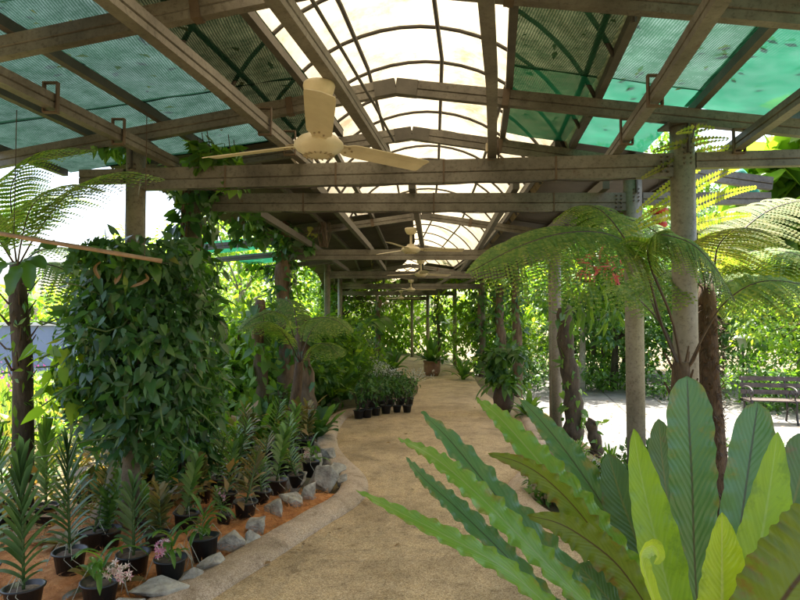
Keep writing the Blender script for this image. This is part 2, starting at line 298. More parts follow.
def link(name, me, mat, parent=None):
    if isinstance(mat, str): mat = MATS[mat]
    if not me.materials: me.materials.append(mat)
    o = bpy.data.objects.new(name, me); COL.objects.link(o)
    if parent is not None:
        o.parent = parent
        off = Vector((0, 0, 0)); q = parent
        while q is not None: off += q.location; q = q.parent
        o.location = -off
    return o
def tag(o, label=None, cat=None, group=None, kind=None):
    if label: o['label'] = label
    if cat: o['category'] = cat
    if group: o['group'] = group
    if kind: o['kind'] = kind
    return o
def thing(name, label, cat, loc=(0, 0, 0), group=None):
    o = bpy.data.objects.new(name, None); COL.objects.link(o); o.location = loc
    o.empty_display_size = .1
    return tag(o, label, cat, group)
def copy_tree(o, parent=None):
    c = o.copy(); COL.objects.link(c)
    if parent is not None: c.parent = parent
    for ch in list(o.children): copy_tree(ch, c)
    return c
def place(proto, loc, rz=0, s=1.0, label=None, first=False, sz=None):
    o = proto if first else copy_tree(proto)
    o.location = loc; o.rotation_euler = (0, 0, rz); o.scale = (s, s, sz or s)
    if label: o['label'] = label
    return o

TL = (np.array([(0, 0, 0), (-.24, .42, .05), (.24, .42, .05), (0, .48, 0), (0, 1, -.12)], float), [(0, 2, 3), (2, 4, 3), (0, 3, 1), (3, 4, 1)])
TD = (np.array([(0, 0, 0), (.27, .45, .04), (0, 1, -.08), (-.27, .45, .04)], float), [(0, 1, 2, 3)])
TH = (np.array([(0, .05, .0), (.24, -.08, .03), (.44, .14, .05), (.4, .48, .03), (.2, .8, -.03), (0, 1.08, -.14),
               (-.2, .8, -.03), (-.4, .48, .03), (-.44, .14, .05), (-.24, -.08, .03), (0, .4, -.02), (0, .75, -.06)], float),
      [(0, 1, 2, 10), (10, 2, 3, 11), (11, 3, 4), (11, 4, 5), (0, 10, 8, 9), (10, 11, 7, 8), (11, 6, 7), (11, 5, 6)])
TLONG = (np.array([(0, 0, 0), (-.09, .3, .03), (0, .3, .0), (.09, .3, .03), (-.08, .7, -.02), (0, .7, -.05), (.08, .7, -.02), (0, 1, -.2)], float),
         [(0, 3, 2), (0, 2, 1), (1, 2, 5, 4), (2, 3, 6, 5), (4, 5, 7), (5, 6, 7)])
def nrm(a): return a/np.maximum(np.linalg.norm(a, axis=1, keepdims=True), 1e-9)
def inst(tmpl, pos, d, up, size):
    """place a leaf shape at every position, as plain arrays"""
    tv, tf = tmpl; pos = np.asarray(pos, float); d = nrm(np.asarray(d, float)); up = np.asarray(up, float)
    x = nrm(np.cross(d, up)); z = np.cross(x, d)
    size = np.asarray(size, float)
    if size.ndim == 1: size = np.repeat(size[:, None], 3, 1)
    V = (pos[:, None, :]+tv[None, :, 0, None]*x[:, None, :]*size[:, None, 0:1]+tv[None, :, 1, None]*d[:, None, :]*size[:, None, 1:2]
         + tv[None, :, 2, None]*z[:, None, :]*size[:, None, 2:3])
    return V.reshape(-1, 3), tf, len(tv), len(pos)
def npmesh(name, blocks, mat, parent=None, smooth=True):
    vs = []; li = []; ls = []; lt = []; vo = 0; lo = 0
    for V, tf, nv, n in blocks:
        flat = np.array([i for f in tf for i in f]); tot = np.array([len(f) for f in tf]); st = np.concatenate([[0], np.cumsum(tot)[:-1]])
        li.append((flat[None, :]+np.arange(n)[:, None]*nv+vo).ravel()); lt.append(np.tile(tot, n))
        ls.append((st[None, :]+np.arange(n)[:, None]*len(flat)+lo).ravel()); vs.append(V); vo += len(V); lo += n*len(flat)
    V = np.concatenate(vs); li = np.concatenate(li); ls = np.concatenate(ls); lt = np.concatenate(lt)
    me = bpy.data.meshes.new(name); me.vertices.add(len(V)); me.vertices.foreach_set('co', V.ravel())
    me.loops.add(len(li)); me.loops.foreach_set('vertex_index', li.astype(np.int32))
    me.polygons.add(len(ls)); me.polygons.foreach_set('loop_start', ls.astype(np.int32)); me.polygons.foreach_set('loop_total', lt.astype(np.int32))
    me.update(calc_edges=True); me.validate()
    me.polygons.foreach_set('use_smooth', np.ones(len(me.polygons), bool))
    return link(name, me, mat, parent)
def rdir(n): return nrm(RNG.normal(size=(n, 3)))
def cloud(clumps, per, size, tmpl=TL, droop=.3, spread=1.0, hang=False):
    """clumps: (x,y,z,r) centres; leaves on and inside each clump, turned outwards"""
    C = np.asarray(clumps, float); n = len(C)*per; idx = np.repeat(np.arange(len(C)), per)
    u = rdir(n); rad = RNG.uniform(.35, 1.0, n)**.6
    pos = C[idx, :3]+u*(rad*C[idx, 3]*spread)[:, None]*np.array([1, 1, .8])
    d = u*.9+RNG.normal(size=(n, 3))*.55; d[:, 2] -= droop
    up = u*.4+RNG.normal(size=(n, 3))*.35+np.array([0, 0, 1.0])
    if hang: up = u+RNG.normal(size=(n, 3))*.3; d[:, 2] -= 1.0
    s = size*RNG.uniform(.6, 1.25, n)
    return inst(tmpl, pos, d, up, s)
def smooth_path(pts, n):
    """Catmull-Rom through pts"""
    pts = [Vector(p) for p in pts]; q = [pts[0]*2-pts[1]]+pts+[pts[-1]*2-pts[-2]]; out = []
    m = len(pts)-1
    for i in range(n+1):
        t = i/n*m; k = min(int(t), m-1); u = t-k; a, b, c, d = q[k:k+4]
        out.append(.5*((2*b)+(c-a)*u+(2*a-5*b+4*c-d)*u*u+(3*b-a-3*c+d)*u**3))
    return out
def strap(name, pts, hw, mat, parent, facing=(0, -1, .4), n=44, wave=.12, fold=.16, base_w=.35, tip=.86, seed=0, m=6, twist=0., pt=.5, lap=.05, fqk=1.0, ep=2.2):
    """a long leaf blade with a rib, folded along it, rippled at the margins"""
    C = smooth_path(pts, n); f = Vector(facing).normalized(); rnd = random.Random(seed); ph = [rnd.uniform(0, 6.28) for _ in range(4)]
    V = []; U = []; Fc = []
    fq = rnd.uniform(9, 13)*fqk
    for i, c in enumerate(C):
        t = i/n; T = (C[min(i+1, n)]-C[max(i-1, 0)]).normalized()
        ff = Matrix.Rotation(twist*t, 3, T) @ f
        S = T.cross(ff).normalized(); Nn = S.cross(T).normalized()
        w = hw*(base_w+(1-base_w)*sstep(0, .55, t))
        if t > tip: w *= max(0, 1-((t-tip)/(1-tip))**(2 if pt == .5 else 1.35))**pt*.98+.02
        for j in range(m+1):
            u = j/m*2-1; e = abs(u)**ep; sd = 0 if u < 0 else 1
            rip = wave*hw*e*(math.sin(t*fq*6.28+ph[sd])+.5*math.sin(t*fq*1.7*6.28+ph[2+sd]))*(.4+.6*math.sin(PI*min(1, t*1.1)))
            wid = w*(1+lap*math.sin(t*fq*6.28+ph[sd]+1.2)*abs(u))
            V.append(c+S*(u*wid)+Nn*(abs(u)*fold*w+rip)); U.append((j/m, t))
    for i in range(n):
        for j in range(m):
            a = i*(m+1)+j; Fc.append((a, a+1, a+m+2, a+m+1))
    me = bpy.data.meshes.new(name); me.from_pydata(V, [], Fc); uv = me.uv_layers.new(name='UVMap')
    vi = np.empty(len(me.loops), np.int32); me.loops.foreach_get('vertex_index', vi); uv.data.foreach_set('uv', np.array(U, np.float32)[vi].ravel())
    me.polygons.foreach_set('use_smooth', [True]*len(me.polygons))
    return link(name, me, mat, parent)
def ribbon(pts, hw, facing, fold=.25, tip=.6):
    """small leaf strip: three points across; returns verts, faces"""
    n = len(pts)-1; V = []; Fc = []; f = Vector(facing)
    for i, c in enumerate(pts):
        t = i/n; T = (pts[min(i+1, n)]-pts[max(i-1, 0)]).normalized(); S = T.cross(f)
        S = S.normalized() if S.length > 1e-4 else T.orthogonal().normalized(); Nn = S.cross(T)
        w = hw*(.55+.45*sstep(0, .3, t))*(1 if t < tip else max(.04, math.sqrt(max(0, 1-((t-tip)/(1-tip))**2))))
        V += [c-S*w+Nn*w*fold, c, c+S*w+Nn*w*fold]
    for i in range(n):
        a = i*3; Fc += [(a, a+1, a+4, a+3), (a+1, a+2, a+5, a+4)]
    return V, Fc
def arch(base, d, L, rise, droop, n=7):
    """leaf midline: leaves base along d, rising then bending down"""
    d = Vector((d[0], d[1], 0)).normalized(); out = []
    for i in range(n+1):
        t = i/n; out.append(Vector(base)+d*(L*(t*(1-.15*t)*math.cos(rise)))+Vector((0, 0, L*(t*math.sin(rise)-droop*t*t))))
    return out

def frond(name, pts, plen, mat, parent, pairs=26, pinn=13, side_up=(0, 0, 1), sag=.35, smat='stem_dark', rr=.008, first=.18, pw=.028, fwd=.35):
    """a twice-cut fern frond: rachis, pinnae, and small pinnules along each pinna"""
    C = smooth_path(pts, 60); S = MB(); S.tube(C[::3], [rr*(1-.8*i/20) for i in range(21)], 5)
    pos = []; dd = []; upv = []; sz = []
    L = plen
    for k in range(pairs):
        t = first+(1-first)*(k+.5)/pairs; i = min(59, int(t*60)); c = C[i].lerp(C[i+1], t*60-i); T = (C[i+1]-C[i]).normalized()
        U = Vector(side_up); sd = T.cross(U).normalized(); U = sd.cross(T).normalized()
        q = (t-first)/(1-first); pl = L*min(1, .35+q*2.6)*(1-q**2.2)**.8+L*.04
        for sgn in (-1, 1):
            dirp = (sd*sgn+T*fwd+Vector((random.uniform(-.06, .06), random.uniform(-.06, .06), random.uniform(-.08, .08)))).normalized()
            nn = max(4, int(pinn*pl/L)); prev = c
            for j in range(nn):
                s_ = (j+.6)/nn; pt = c+dirp*(pl*s_)-Vector((0, 0, 1))*(pl*sag*s_*s_)
                dT = (pt-prev).normalized(); prev = pt
                for g2 in (-1, 1):
                    lat = dT.cross(U).normalized()*g2
                    pos.append(pt); dd.append(lat+dT*.35-U*.1); upv.append(U)
                    l2 = pw*(1-s_*.75)*(pl/L)**.3; sz.append((pl/nn*1.35/.54, l2, l2))
            # the pinna's own rib
            S.add([c, c+dirp*pl*.5-Vector((0, 0, 1))*pl*sag*.25+U*.0015, c+dirp*pl*.97-Vector((0, 0, 1))*pl*sag*.94, c+dirp*pl*.5-Vector((0, 0, 1))*pl*sag*.25-U*.0015-T*.002], [(0, 1, 2, 3)])
    o = npmesh(name, [inst(TD, pos, dd, upv, sz)], mat, parent)
    S.build('rachis', smat, o)
    return o

# ------------------------------------------------------------------ ground, path, kerbs, plaza
def build_ground():
    xs = list(np.arange(-4, 9, .25)); ys = list(np.arange(-4, 26, .5))
    xs = [-300, -120, -60, -30, -15, -8]+xs+[10, 13, 18, 30, 60, 120, 300]; ys = [-80, -30, -12]+ys+[30, 40, 60, 120, 400]
    m = MB(); vs = [(x, y, gz(x, y)-.03+(.02*noise.noise(Vector((x*1.3, y*1.3, 0))) if abs(x) < 9 else 0)) for y in ys for x in xs]; n = len(xs)
    m.add(vs, [(j*n+i, j*n+i+1, (j+1)*n+i+1, (j+1)*n+i) for j in range(len(ys)-1) for i in range(n-1)])
    tag(m.build('ground', 'litter', None, True), kind='structure')
build_ground()
LEFT = [(-1.62, -3), (-1.5, 0), (-1.36, 2), (-1.22, 3.1), (-1.06, 3.55), (-.80, 4.2), (-.56, 4.8), (-.36, 5.3), (-.30, 5.75), (-.37, 6.3), (-.60, 7.0), (-.80, 7.8), (-.90, 8.9), (-.84, 10.2), (-.45, 11.0), (.1, 12.0), (.38, 13.5), (.42, 15.5), (.1, 18), (-.5, 20.5), (-1.6, 23), (-3.2, 26)]
RIGHT = [(1.45, -3), (1.4, 0), (1.45, 2), (1.48, 3.1), (1.42, 3.9), (1.2, 4.5), (1.04, 5.0), (.98, 5.4), (1.06, 5.95), (1.36, 6.7), (1.72, 8.0), (1.95, 9.6), (2.05, 10.8), (1.95, 12.0), (1.92, 13.2), (1.98, 15.2), (2.1, 17), (2.1, 19), (1.9, 21.5), (1.2, 25), (.3, 28), (-.6, 30)]
Lc = smooth_path([(x, y, 0) for x, y in LEFT], 168); Rc = smooth_path([(x, y, 0) for x, y in RIGHT], 168)
m = MB(); NS = 12; vs = []
for a, b in zip(Lc, Rc):
    for j in range(NS+1):
        p = a.lerp(b, j/NS); q = j/NS; vs.append((p.x, p.y, .006+.012*math.sin(PI*q)+.006*noise.noise(p*1.4)))
m.add(vs, [(i*(NS+1)+j, i*(NS+1)+j+1, (i+1)*(NS+1)+j+1, (i+1)*(NS+1)+j) for i in range(168) for j in range(NS)])
tag(m.build('path', 'path_agg', None, True), kind='structure')
def kerb(curve, sgn, width, h, i0, i1, name='kerb'):
    m = MB(); C = curve[i0:i1+1]; prof = [(0, -.03), (0, .012), (.06, h*.42), (.16, h*.72), (.34, h*.93), (.62, h), (.86, h*.93), (.97, h*.7), (1, h*.3), (1, -.06)]; n = len(prof); vs = []
    for i, c in enumerate(C):
        T = (C[min(i+1, len(C)-1)]-C[max(0, i-1)]).normalized(); S = Vector((-T.y, T.x, 0))*sgn
        for u, z in prof:
            q = c+S*(u*width)
            vs.append((q.x, q.y, z+.006*noise.noise(Vector((q.x*6, q.y*6, 1))) + (gz(q.x, q.y) if sgn < 0 else 0)*.0))
    m.add(vs, [(i*n+j, i*n+j+1, (i+1)*n+j+1, (i+1)*n+j) for i in range(len(C)-1) for j in range(n-1)])
    tag(m.build(name, 'kerb_agg', None, True), kind='structure')
kerb(Lc, 1, .27, .075, 0, 120); kerb(Rc, -1, .20, .06, 0, 100)
m = MB()
for j in range(30):
    for i in range(40): pass
xs = np.arange(0, 41); vs = []
for j in range(41):
    for i in range(41):
        y = 8.3+j/40*14.5; x0 = 2.75+cx(y)*.9-.1+.35*noise.noise(Vector((y*.8, 3, 0))); x = x0+i/40*(15-x0); vs.append((x, y, -.36+.012*noise.noise(Vector((x, y, 0)))+.004))
m.add(vs, [(j*41+i, j*41+i+1, (j+1)*41+i+1, (j+1)*41+i) for j in range(40) for i in range(40)])
tag(m.build('plaza', 'plaza_slab', None, True), kind='structure')
# coconut fibre mulch on the orchid bed
m = MB(); vs = []; nb = 36
for i in range(60):
    c = Lc[4+i]; T = (Lc[5+i]-Lc[3+i]).normalized(); S = Vector((-T.y, T.x, 0))
    for j in range(nb+1):
        q = Vector((c.x-.25-(j/nb)*2.0, c.y, 0)); e = min(1, j/5)*min(1, (nb-j)/8)*min(1, (i+3)/6)*min(1, (60-i)/6)
        vs.append((q.x, q.y, -.012+e*(.065+.05*noise.noise(q*2.1)+.025*noise.noise(q*9)+.012*noise.noise(q*31))))
m.add(vs, [(i*(nb+1)+j, (i+1)*(nb+1)+j, (i+1)*(nb+1)+j+1, i*(nb+1)+j+1) for i in range(59) for j in range(nb)])
tag(m.build('mulch', 'mulch', None, True), kind='structure')
# loose fibre tufts
n = 15000; q = RNG.uniform(0, 1, (n, 2)); px = []; 
for a, b in q:
    c = Lc[6+int(a*54)]; px.append((c.x-.3-b*1.8, c.y+random.uniform(-.1, .1), .06+random.uniform(-.02, .03)))
tag(npmesh('husk_fibre', [inst(TD, px, np.c_[RNG.normal(size=(n, 2)), RNG.normal(size=n)*.25], np.tile([0, 0, 1.], (n, 1)), np.c_[RNG.uniform(.004, .010, n), RNG.uniform(.03, .10, n), RNG.uniform(.02, .08, n)])], 'mulch'),
    'loose orange coconut fibre strewn over the orchid bed', 'mulch', kind='stuff')
# fallen leaves: path rim and beds
n = 1500; pos = np.c_[RNG.uniform(-4.5, 4.5, n), RNG.uniform(3, 16, n), np.zeros(n)]
keep = []
for x, y, _ in pos:
    i = min(167, max(0, int((y+3)/29*168)))
    ok = True
    for k in range(0, 168, 4):
        if abs(Lc[k].y-y) < .5 and Lc[k].x+.02 < x < Rc[k].x-.05: ok = random.random() < .06
    if ok: keep.append((x, y, gz(x, y)+.02))
n = len(keep)
tag(npmesh('leaf_litter', [inst(TL, keep, np.c_[RNG.normal(size=(n, 2)), RNG.normal(size=n)*.1], np.tile([0, 0, 1.], (n, 1))+RNG.normal(size=(n, 3))*.25, RNG.uniform(.04, .09, n))], 'dry_leaf'),
    'brown fallen leaves scattered on the soil beside the path', 'leaf litter', kind='stuff')

# ------------------------------------------------------------------ pavilion
pav = thing('shade_pavilion', 'long grey steel pavilion with cream arched roof and green side netting over the path', 'pavilion')
FR = [(-1.0, 1), (.9, 1), (2.98, 1), (4.4, 1), (5.5, .3), (9.8, 0), (14, 0), (18.5, -.1), (23, -.15), (28, -.2)]
def U(Y, k):  # unit vector along a frame
    a = {1: -.105, .3: -.01}.get(k, 0); return Vector((math.cos(a), math.sin(a), 0))
TIEZ = 2.70
def rz_(off): return 3.345-.145*abs(off)
def fpt(Y, k, off, z): return Vector((cx(Y), Y, z))+U(Y, k)*off
for fi, (Y, k) in enumerate(FR):
    W = 2.03 if Y < 9 else 2.2
    if Y == 2.98 or Y == .9 or Y == -1: W = 2.03
    # rafters: two legs meeting at the apex
    lext = 3.3 if Y < 5 else 2.35 if Y > 6 else 2.6
    rext = 3.3 if Y < 9 else 2.6
    for sgn, ext in ((-1, lext), (1, rext)):
        b = MB(); b.beam(fpt(Y, k, 0, rz_(0)), fpt(Y, k, sgn*ext, rz_(ext)), .055, .115, 'C'); b.build('rafter', 'steel', pav)
    b = MB()
    for sgn in (-1, 1):
        b = MB(); b.beam(fpt(Y, k, sgn*.004, rz_(0)), fpt(Y, k, sgn*.16, rz_(.16)), .072, .115)
        b.build('splice_plate', 'steel_dark', pav)
        b = MB(); b.beam(fpt(Y, k, sgn*.78, rz_(.78)), fpt(Y, k, sgn*.83, rz_(.83)), .068, .128); b.build('splice_plate', 'rust', pav)
    if Y in (2.98, .9, -1): 
        if Y != -1: continue
    b = MB(); b.beam(fpt(Y, k, -W, TIEZ), fpt(Y, k, W, TIEZ), .07, .165, 'C'); b.build('tie_beam', 'steel', pav)
    for sgn in (-1, 1):
        if (Y < 5 or (Y < 9 and sgn > 0)):
            b = MB(); b.beam(fpt(Y, k, sgn*(W+.085), TIEZ+.03), fpt(Y, k, sgn*(W+(1.25 if sgn > 0 else .45)), TIEZ+.03), .06, .11, 'C'); b.build('tie_extension', 'steel', pav)
    for sgn in (-1, 1):
        p = fpt(Y, k, sgn*W, 0); z0 = gz(p.x, p.y)-.03; top = rz_(W)-.07
        b = MB(); r = .082 if sgn > 0 else .07
        b.tube([(p.x, p.y, z0), (p.x, p.y, (z0+top)/2), (p.x, p.y, top)], r, 20); c = b.build('column', 'column_metal', pav, True)
        b = MB(); b.box((p.x, p.y, top+.0), (.26, .2, .016)); b.box((p.x, p.y-.0, top-.11), (.012, .22, .2)); b.build('cap_plate', 'steel_dark', c)
        b = MB()
        for bz in (0, .035, .07, .105):
            for bx in (-.022, .022): b.tube([(p.x+bx, p.y-r-.006, top-.28+bz), (p.x+bx, p.y-r+.012, top-.28+bz)], .008, 6)
            for bx in (-.022, .022): b.tube([(p.x-sgn*(.14+bx), p.y-.055, TIEZ-.05+bz), (p.x-sgn*(.14+bx), p.y-.03, TIEZ-.05+bz)], .008, 6)
        b.build('bolt', 'bolt_metal', c)
# extra columns of the far colonnade
for px, Y in ((552, 10.9), (377, 24), (412, 27.5)):
    x = (px-400)/F*Y; b = MB(); z0 = gz(x, Y)-.03; b.tube([(x, Y, z0), (x, Y, 1.4), (x, Y, 2.72)], .062, 18); b.build('column', 'column_metal', pav, True)
# long lower beams laid over the ties
YS = [-4, -1, .9, 2.98, 4.4, 5.5, 9.8, 14, 18.5, 23, 28]
def along(off, z, w, h, Ys, name, mat='steel', prof='box', plates=False):
    b = MB()
    for a, c in zip(Ys, Ys[1:]):
        b.beam((cx(a)+off, a, z), (cx(c)+off, c, z), w, h, prof)
    return b.build(name, mat, pav)
for off in (-1.74, -.70, -.07, .72, 1.6, 2.42):
    along(off, TIEZ+.083+.045, .06, .082, [y for y in YS if y <= 4.5][:-1]+[4.62], 'long_beam', 'steel', 'C')
for off in (-1.75, -.85, .02, .95, 1.75):
    along(off, TIEZ+.083+.045, .06, .085, [5.3, 9.8, 14, 18.5, 23, 28], 'long_beam', 'steel_dark')
# hanging brackets clamped over the beams
for off, Y in ((-1.74, 3.3), (-1.74, 3.9), (-.70, 3.7), (-.70, 4.15), (1.6, 3.2), (1.6, 3.9), (.72, 4.3), (2.42, 4.1)):
    b = MB(); c = Vector((cx(Y)+off, Y, TIEZ+.138))
    for dx in (-.038, .038): b.box(c+Vector((dx, 0, .012)), (.008, .03, .16))
    b.box(c+Vector((0, 0, .095)), (.084, .03, .008)); b.box(c+Vector((0, .004, -.071)), (.084, .028, .008)); b.build('bracket', 'rust', pav)
# upper purlins on the rafters
for off in (-3.2, -2.45, -1.85, -1.25, -.66, .84, 1.48, 2.16, 2.85):
    z = rz_(off)+.065+.03
    e = [y for y in YS if y <= 5.5]
    if off > 2: e = [y for y in YS if y <= 4.5]
    along(off, z, .05, .06, e, 'purlin', 'steel_dark')
for off in (-2.4, -1.6, -.8, 1.35, 2.1, 2.7):
    along(off, rz_(off)+.095, .05, .06, [5.5, 9.8, 14, 18.5, 23, 28, 33], 'purlin', 'steel_dark')
# shade netting stretched between purlins
def netpanel(o0, o1, Y0, Y1, mat, z=.03, name='net_panel', sagv=.035):
    b = MB(); nu, nv = 10, 14; vs = []; ph = random.uniform(0, 50); netpanel.k = (getattr(netpanel, 'k', 0)+1) % 40; z = z+.0016*netpanel.k-.03
    for i in range(nv+1):
        Y = Y0+(Y1-Y0)*i/nv
        for j in range(nu+1):
            off = o0+(o1-o0)*j/nu; sg = -sagv*math.sin(PI*j/nu)*abs(math.sin(PI*i/nv))+.012*noise.noise(Vector((off*5, Y*4, ph)))
            vs.append((cx(Y)+off, Y+(-.105*off if Y < 4.6 else 0)*0, rz_(off)+.128+.012+sg+z))
    b.add(vs, [(i*(nu+1)+j, i*(nu+1)+j+1, (i+1)*(nu+1)+j+1, (i+1)*(nu+1)+j) for i in range(nv) for j in range(nu)])
    return b.build(name, mat, pav, True)
offsL = [-3.2, -2.45, -1.85, -1.25, -.66]; offsR = [.84, 1.48, 2.16, 2.85, 3.3]
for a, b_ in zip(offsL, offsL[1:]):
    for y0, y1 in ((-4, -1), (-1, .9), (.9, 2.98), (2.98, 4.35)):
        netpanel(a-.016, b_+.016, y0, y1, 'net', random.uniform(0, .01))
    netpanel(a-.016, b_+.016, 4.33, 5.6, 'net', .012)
for a, b_ in zip(offsR, offsR[1:]):
    for y0, y1 in ((-4, -1), (-1, .9), (.9, 2.85), (2.87, 4.42 if a > 2 else 4.1)):
        netpanel(a-.016, b_+.016, y0, y1, 'net_lit_aqua' if a > 2 else 'net_right', random.uniform(0, .01))
    if a < 2: netpanel(a-.016, b_+.016, 4.08, 5.6, 'net_lit_aqua', .012)
# dark corrugated sheets over the farther bays
def corr(o0, o1, Y0, Y1, mat='corrugated', name='roof_sheet'):
    b = MB(); n = int(abs(Y1-Y0)/.09); vs = []
    for i in range(n*2+1):
        Y = Y0+(Y1-Y0)*i/(2*n)
        for off in (o0, (o0+o1)/2, o1): vs.append((cx(Y)+off, Y, rz_(off)+.15+(.018 if i % 2 else 0)))
    b.add(vs, [(i*3+j, i*3+j+1, (i+1)*3+j+1, (i+1)*3+j) for i in range(2*n) for j in range(2)])
    return b.build(name, mat, pav, True)
for y0, y1 in ((5.55, 9.8), (9.8, 14), (14, 18.5), (18.5, 23), (23, 28), (28, 33)):
    corr(-2.9, -1.2 if y0 < 9 else -.15, y0, y1+.03); corr(1.35 if y0 < 17 else .5, 2.9, y0, y1+.03)
# outer aqua sheets on the left wing, farther back
for y0, y1 in ((9.9, 11.4), (11.8, 13.6)):
    b = MB(); vs = []
    n = int((y1-y0)/.1)
    for i in range(n+1):
        Y = y0+(y1-y0)*i/n
        for off in (-3.9, -2.8): vs.append((cx(Y)+off, Y, 3.0-.1*(abs(off)-2.8)+(.02 if i % 2 else 0)))
    b.add(vs, [(i*2, i*2+1, i*2+3, i*2+2) for i in range(n)]); b.build('wing_sheet', 'net_lit_aqua', pav)
for Y in (9.9, 11.6, 13.6):
    b = MB(); b.beam((cx(Y)-4.0, Y, 2.80), (cx(Y)-2.0, Y, 2.98), .06, .1, 'C'); b.build('rafter', 'steel_dark', pav)
# barrel vault
def vpt(Y, a, R=1.46): return Vector((cx(Y)+.13+R*math.cos(a), Y, 2.62+R*math.sin(a)))
A0, A1 = math.radians(24), math.radians(156)
hoops = [-3.9+.68*i for i in range(54)]
segs = [-4, -.5, 2.22, 4.95, 7.7, 10.4, 14.4, 18.5, 23, 28, 33]
for y0, y1 in zip(segs, segs[1:]):
    b = MB(); nY = max(4, int((y1-y0)/.34)); nA = 24; vs = []
    for i in range(nY+1):
        Y = y0+(y1-y0)*i/nY
        for j in range(nA+1):
            a = A0+(A1-A0)*j/nA; vs.append(vpt(Y, a, 1.475+.006*noise.noise(Vector((Y*2, a*4, 0)))))
    b.add(vs, [(i*(nA+1)+j, i*(nA+1)+j+1, (i+1)*(nA+1)+j+1, (i+1)*(nA+1)+j) for i in range(nY) for j in range(nA)])
    b.build('vault_sheet', 'cream_sheet', pav, True)
for Y in hoops[:20]+hoops[20:50:2]:
    b = MB(); b.tube([vpt(Y, A0+(A1-A0)*j/20, 1.455) for j in range(21)], .016, 6); b.build('vault_hoop', 'hoop_metal', pav, True)
for a in (30, 58, 84, 112, 148):
    b = MB(); pts = [vpt(Y, math.radians(a), 1.435) for Y in [-4, -1, 0, 1.5, 2.9, 4.4, 5.5, 7.5, 9.8, 12, 14, 16, 18.5, 21, 23, 28, 33]]
    b.tube(pts, .02, 6); b.build('vault_batten', 'hoop_metal', pav, True)
# short posts carrying the vault's foot
for Y in (2.98, 4.4, 5.5, 9.8, 14, 18.5):
    for a in (A0, A1):
        q = vpt(Y, a, 1.455); off = q.x-cx(Y); b = MB(); b.tube([(q.x, Y+.05, rz_(off)+.0), (q.x, Y+.05, q.z)], .016, 8); b.build('vault_post', 'steel_dark', pav)
# side lamp holder hanging at the near tie
b = MB(); q = P(489, 146, 4.2); b.box(q, (.03, .03, .06)); b.tube([q+Vector((0, 0, .03)), q+Vector((0, 0, .12))], .004, 6); b.build('socket', 'fan_cream', pav)

# thin conduit clipped beside the fan's beam, and a cable along the apex
b = MB(); b.tube([(cx(Y)-.0, Y, TIEZ+.21+(.012 if k % 2 else 0)) for k, Y in enumerate([-2, .4, 1.2, 2.0, 2.9, 3.6, 4.3])], .009, 6); b.build('conduit', 'steel_dark', pav, True)
# leaf shapes added over the netting, blocking light as dark spots
n = 420; off = np.where(RNG.uniform(size=n) < .5, RNG.uniform(-3.1, -.7, n), RNG.uniform(.9, 3.1, n)); Y = RNG.uniform(.5, 5.3, n)
Y = np.where(np.abs(off) > 2, Y*.75, Y)
pos = [(cx(float(y))+float(o), float(y), rz_(float(o))+.165+random.uniform(.0, .02)) for o, y in zip(off, Y)]
tag(npmesh('net_spot_leaf', [inst(TL, pos, np.c_[RNG.normal(size=(n, 2)), RNG.normal(size=n)*.12], np.tile([0, 0, 1.], (n, 1)), RNG.uniform(.03, .10, n))], 'dry_leaf'), 'added leaf shapes making dark spots on the green netting', 'leaf litter', kind='stuff')

# wiring: a slack cable under the first two ties, one along a long beam down to the near fan
for Y_, k_, o0, o1, zz in ((4.4, 1, -1.6, 1.7, TIEZ-.088), (5.5, .3, -1.2, 1.9, TIEZ-.088)):
    b = MB(); b.tube([fpt(Y_, k_, o0+(o1-o0)*i/24, zz-.012*abs(math.sin(i*PI/4)))-Vector((0, .028, 0)) for i in range(25)], .005, 5); b.build('cable', 'iron', pav, True)
b = MB(); b.tube([(cx(Y)-.105+.006*math.sin(i*1.7), Y, TIEZ+.12+.01*math.sin(i*2.3)) for i, Y in enumerate(np.linspace(1.2, 4.4, 22))], .005, 5); b.build('cable', 'iron', pav, True)
for off, Y_, k_ in ((-1.3, 4.4, 1), (-.45, 4.4, 1), (.35, 4.4, 1), (1.15, 4.4, 1), (-1.0, 5.5, .3), (.2, 5.5, .3), (1.3, 5.5, .3)):
    b = MB(); q = fpt(Y_, k_, off, TIEZ); b.box(q, (.014, .08, .172)); b.build('strap_clamp', 'rust', pav)
def offpath(x, y, mg=.5):
    if y > 26: return True
    k = min(range(0, 169, 3), key=lambda i: abs(Lc[i].y-y)); k2 = min(range(0, 169, 3), key=lambda i: abs(Rc[i].y-y))
    return x < Lc[k].x-mg or x > Rc[k2].x+mg
# ------------------------------------------------------------------ foreground bird's-nest fern
nest = thing('birds_nest_fern', 'huge bird nest fern with long rippled fronds filling the lower right foreground', 'fern', (.78, 1.55, 0))
def px_leaf(pts, hw, mat, facing, seed, **k):
    strap('frond', [P(x, y, Y) for x, y, Y in pts], hw, mat, nest, facing, seed=seed, **k)
base = [(668, 690, 1.56)]
px_leaf(base[:0]+[(672, 700, 1.56), (620, 655, 1.50), (560, 612, 1.46), (505, 566, 1.44), (450, 535, 1.44), (400, 510, 1.46), (356, 488, 1.50)], 0.025, 'nest_green', (.1, -.8, .75), 1, wave=0.34, fold=.25, tip=.60, pt=.75, lap=.02, fqk=1.55, ep=3.2, n=110, m=8)
px_leaf([(676, 690, 1.54), (630, 640, 1.50), (575, 590, 1.48), (520, 535, 1.50), (470, 486, 1.54), (432, 455, 1.60), (398, 437, 1.66)], 0.034, 'nest_green', (.15, -.8, .7), 2, wave=0.34, fold=.22, tip=.60, pt=.75, lap=.02, fqk=1.55, ep=3.2, n=110, m=8)
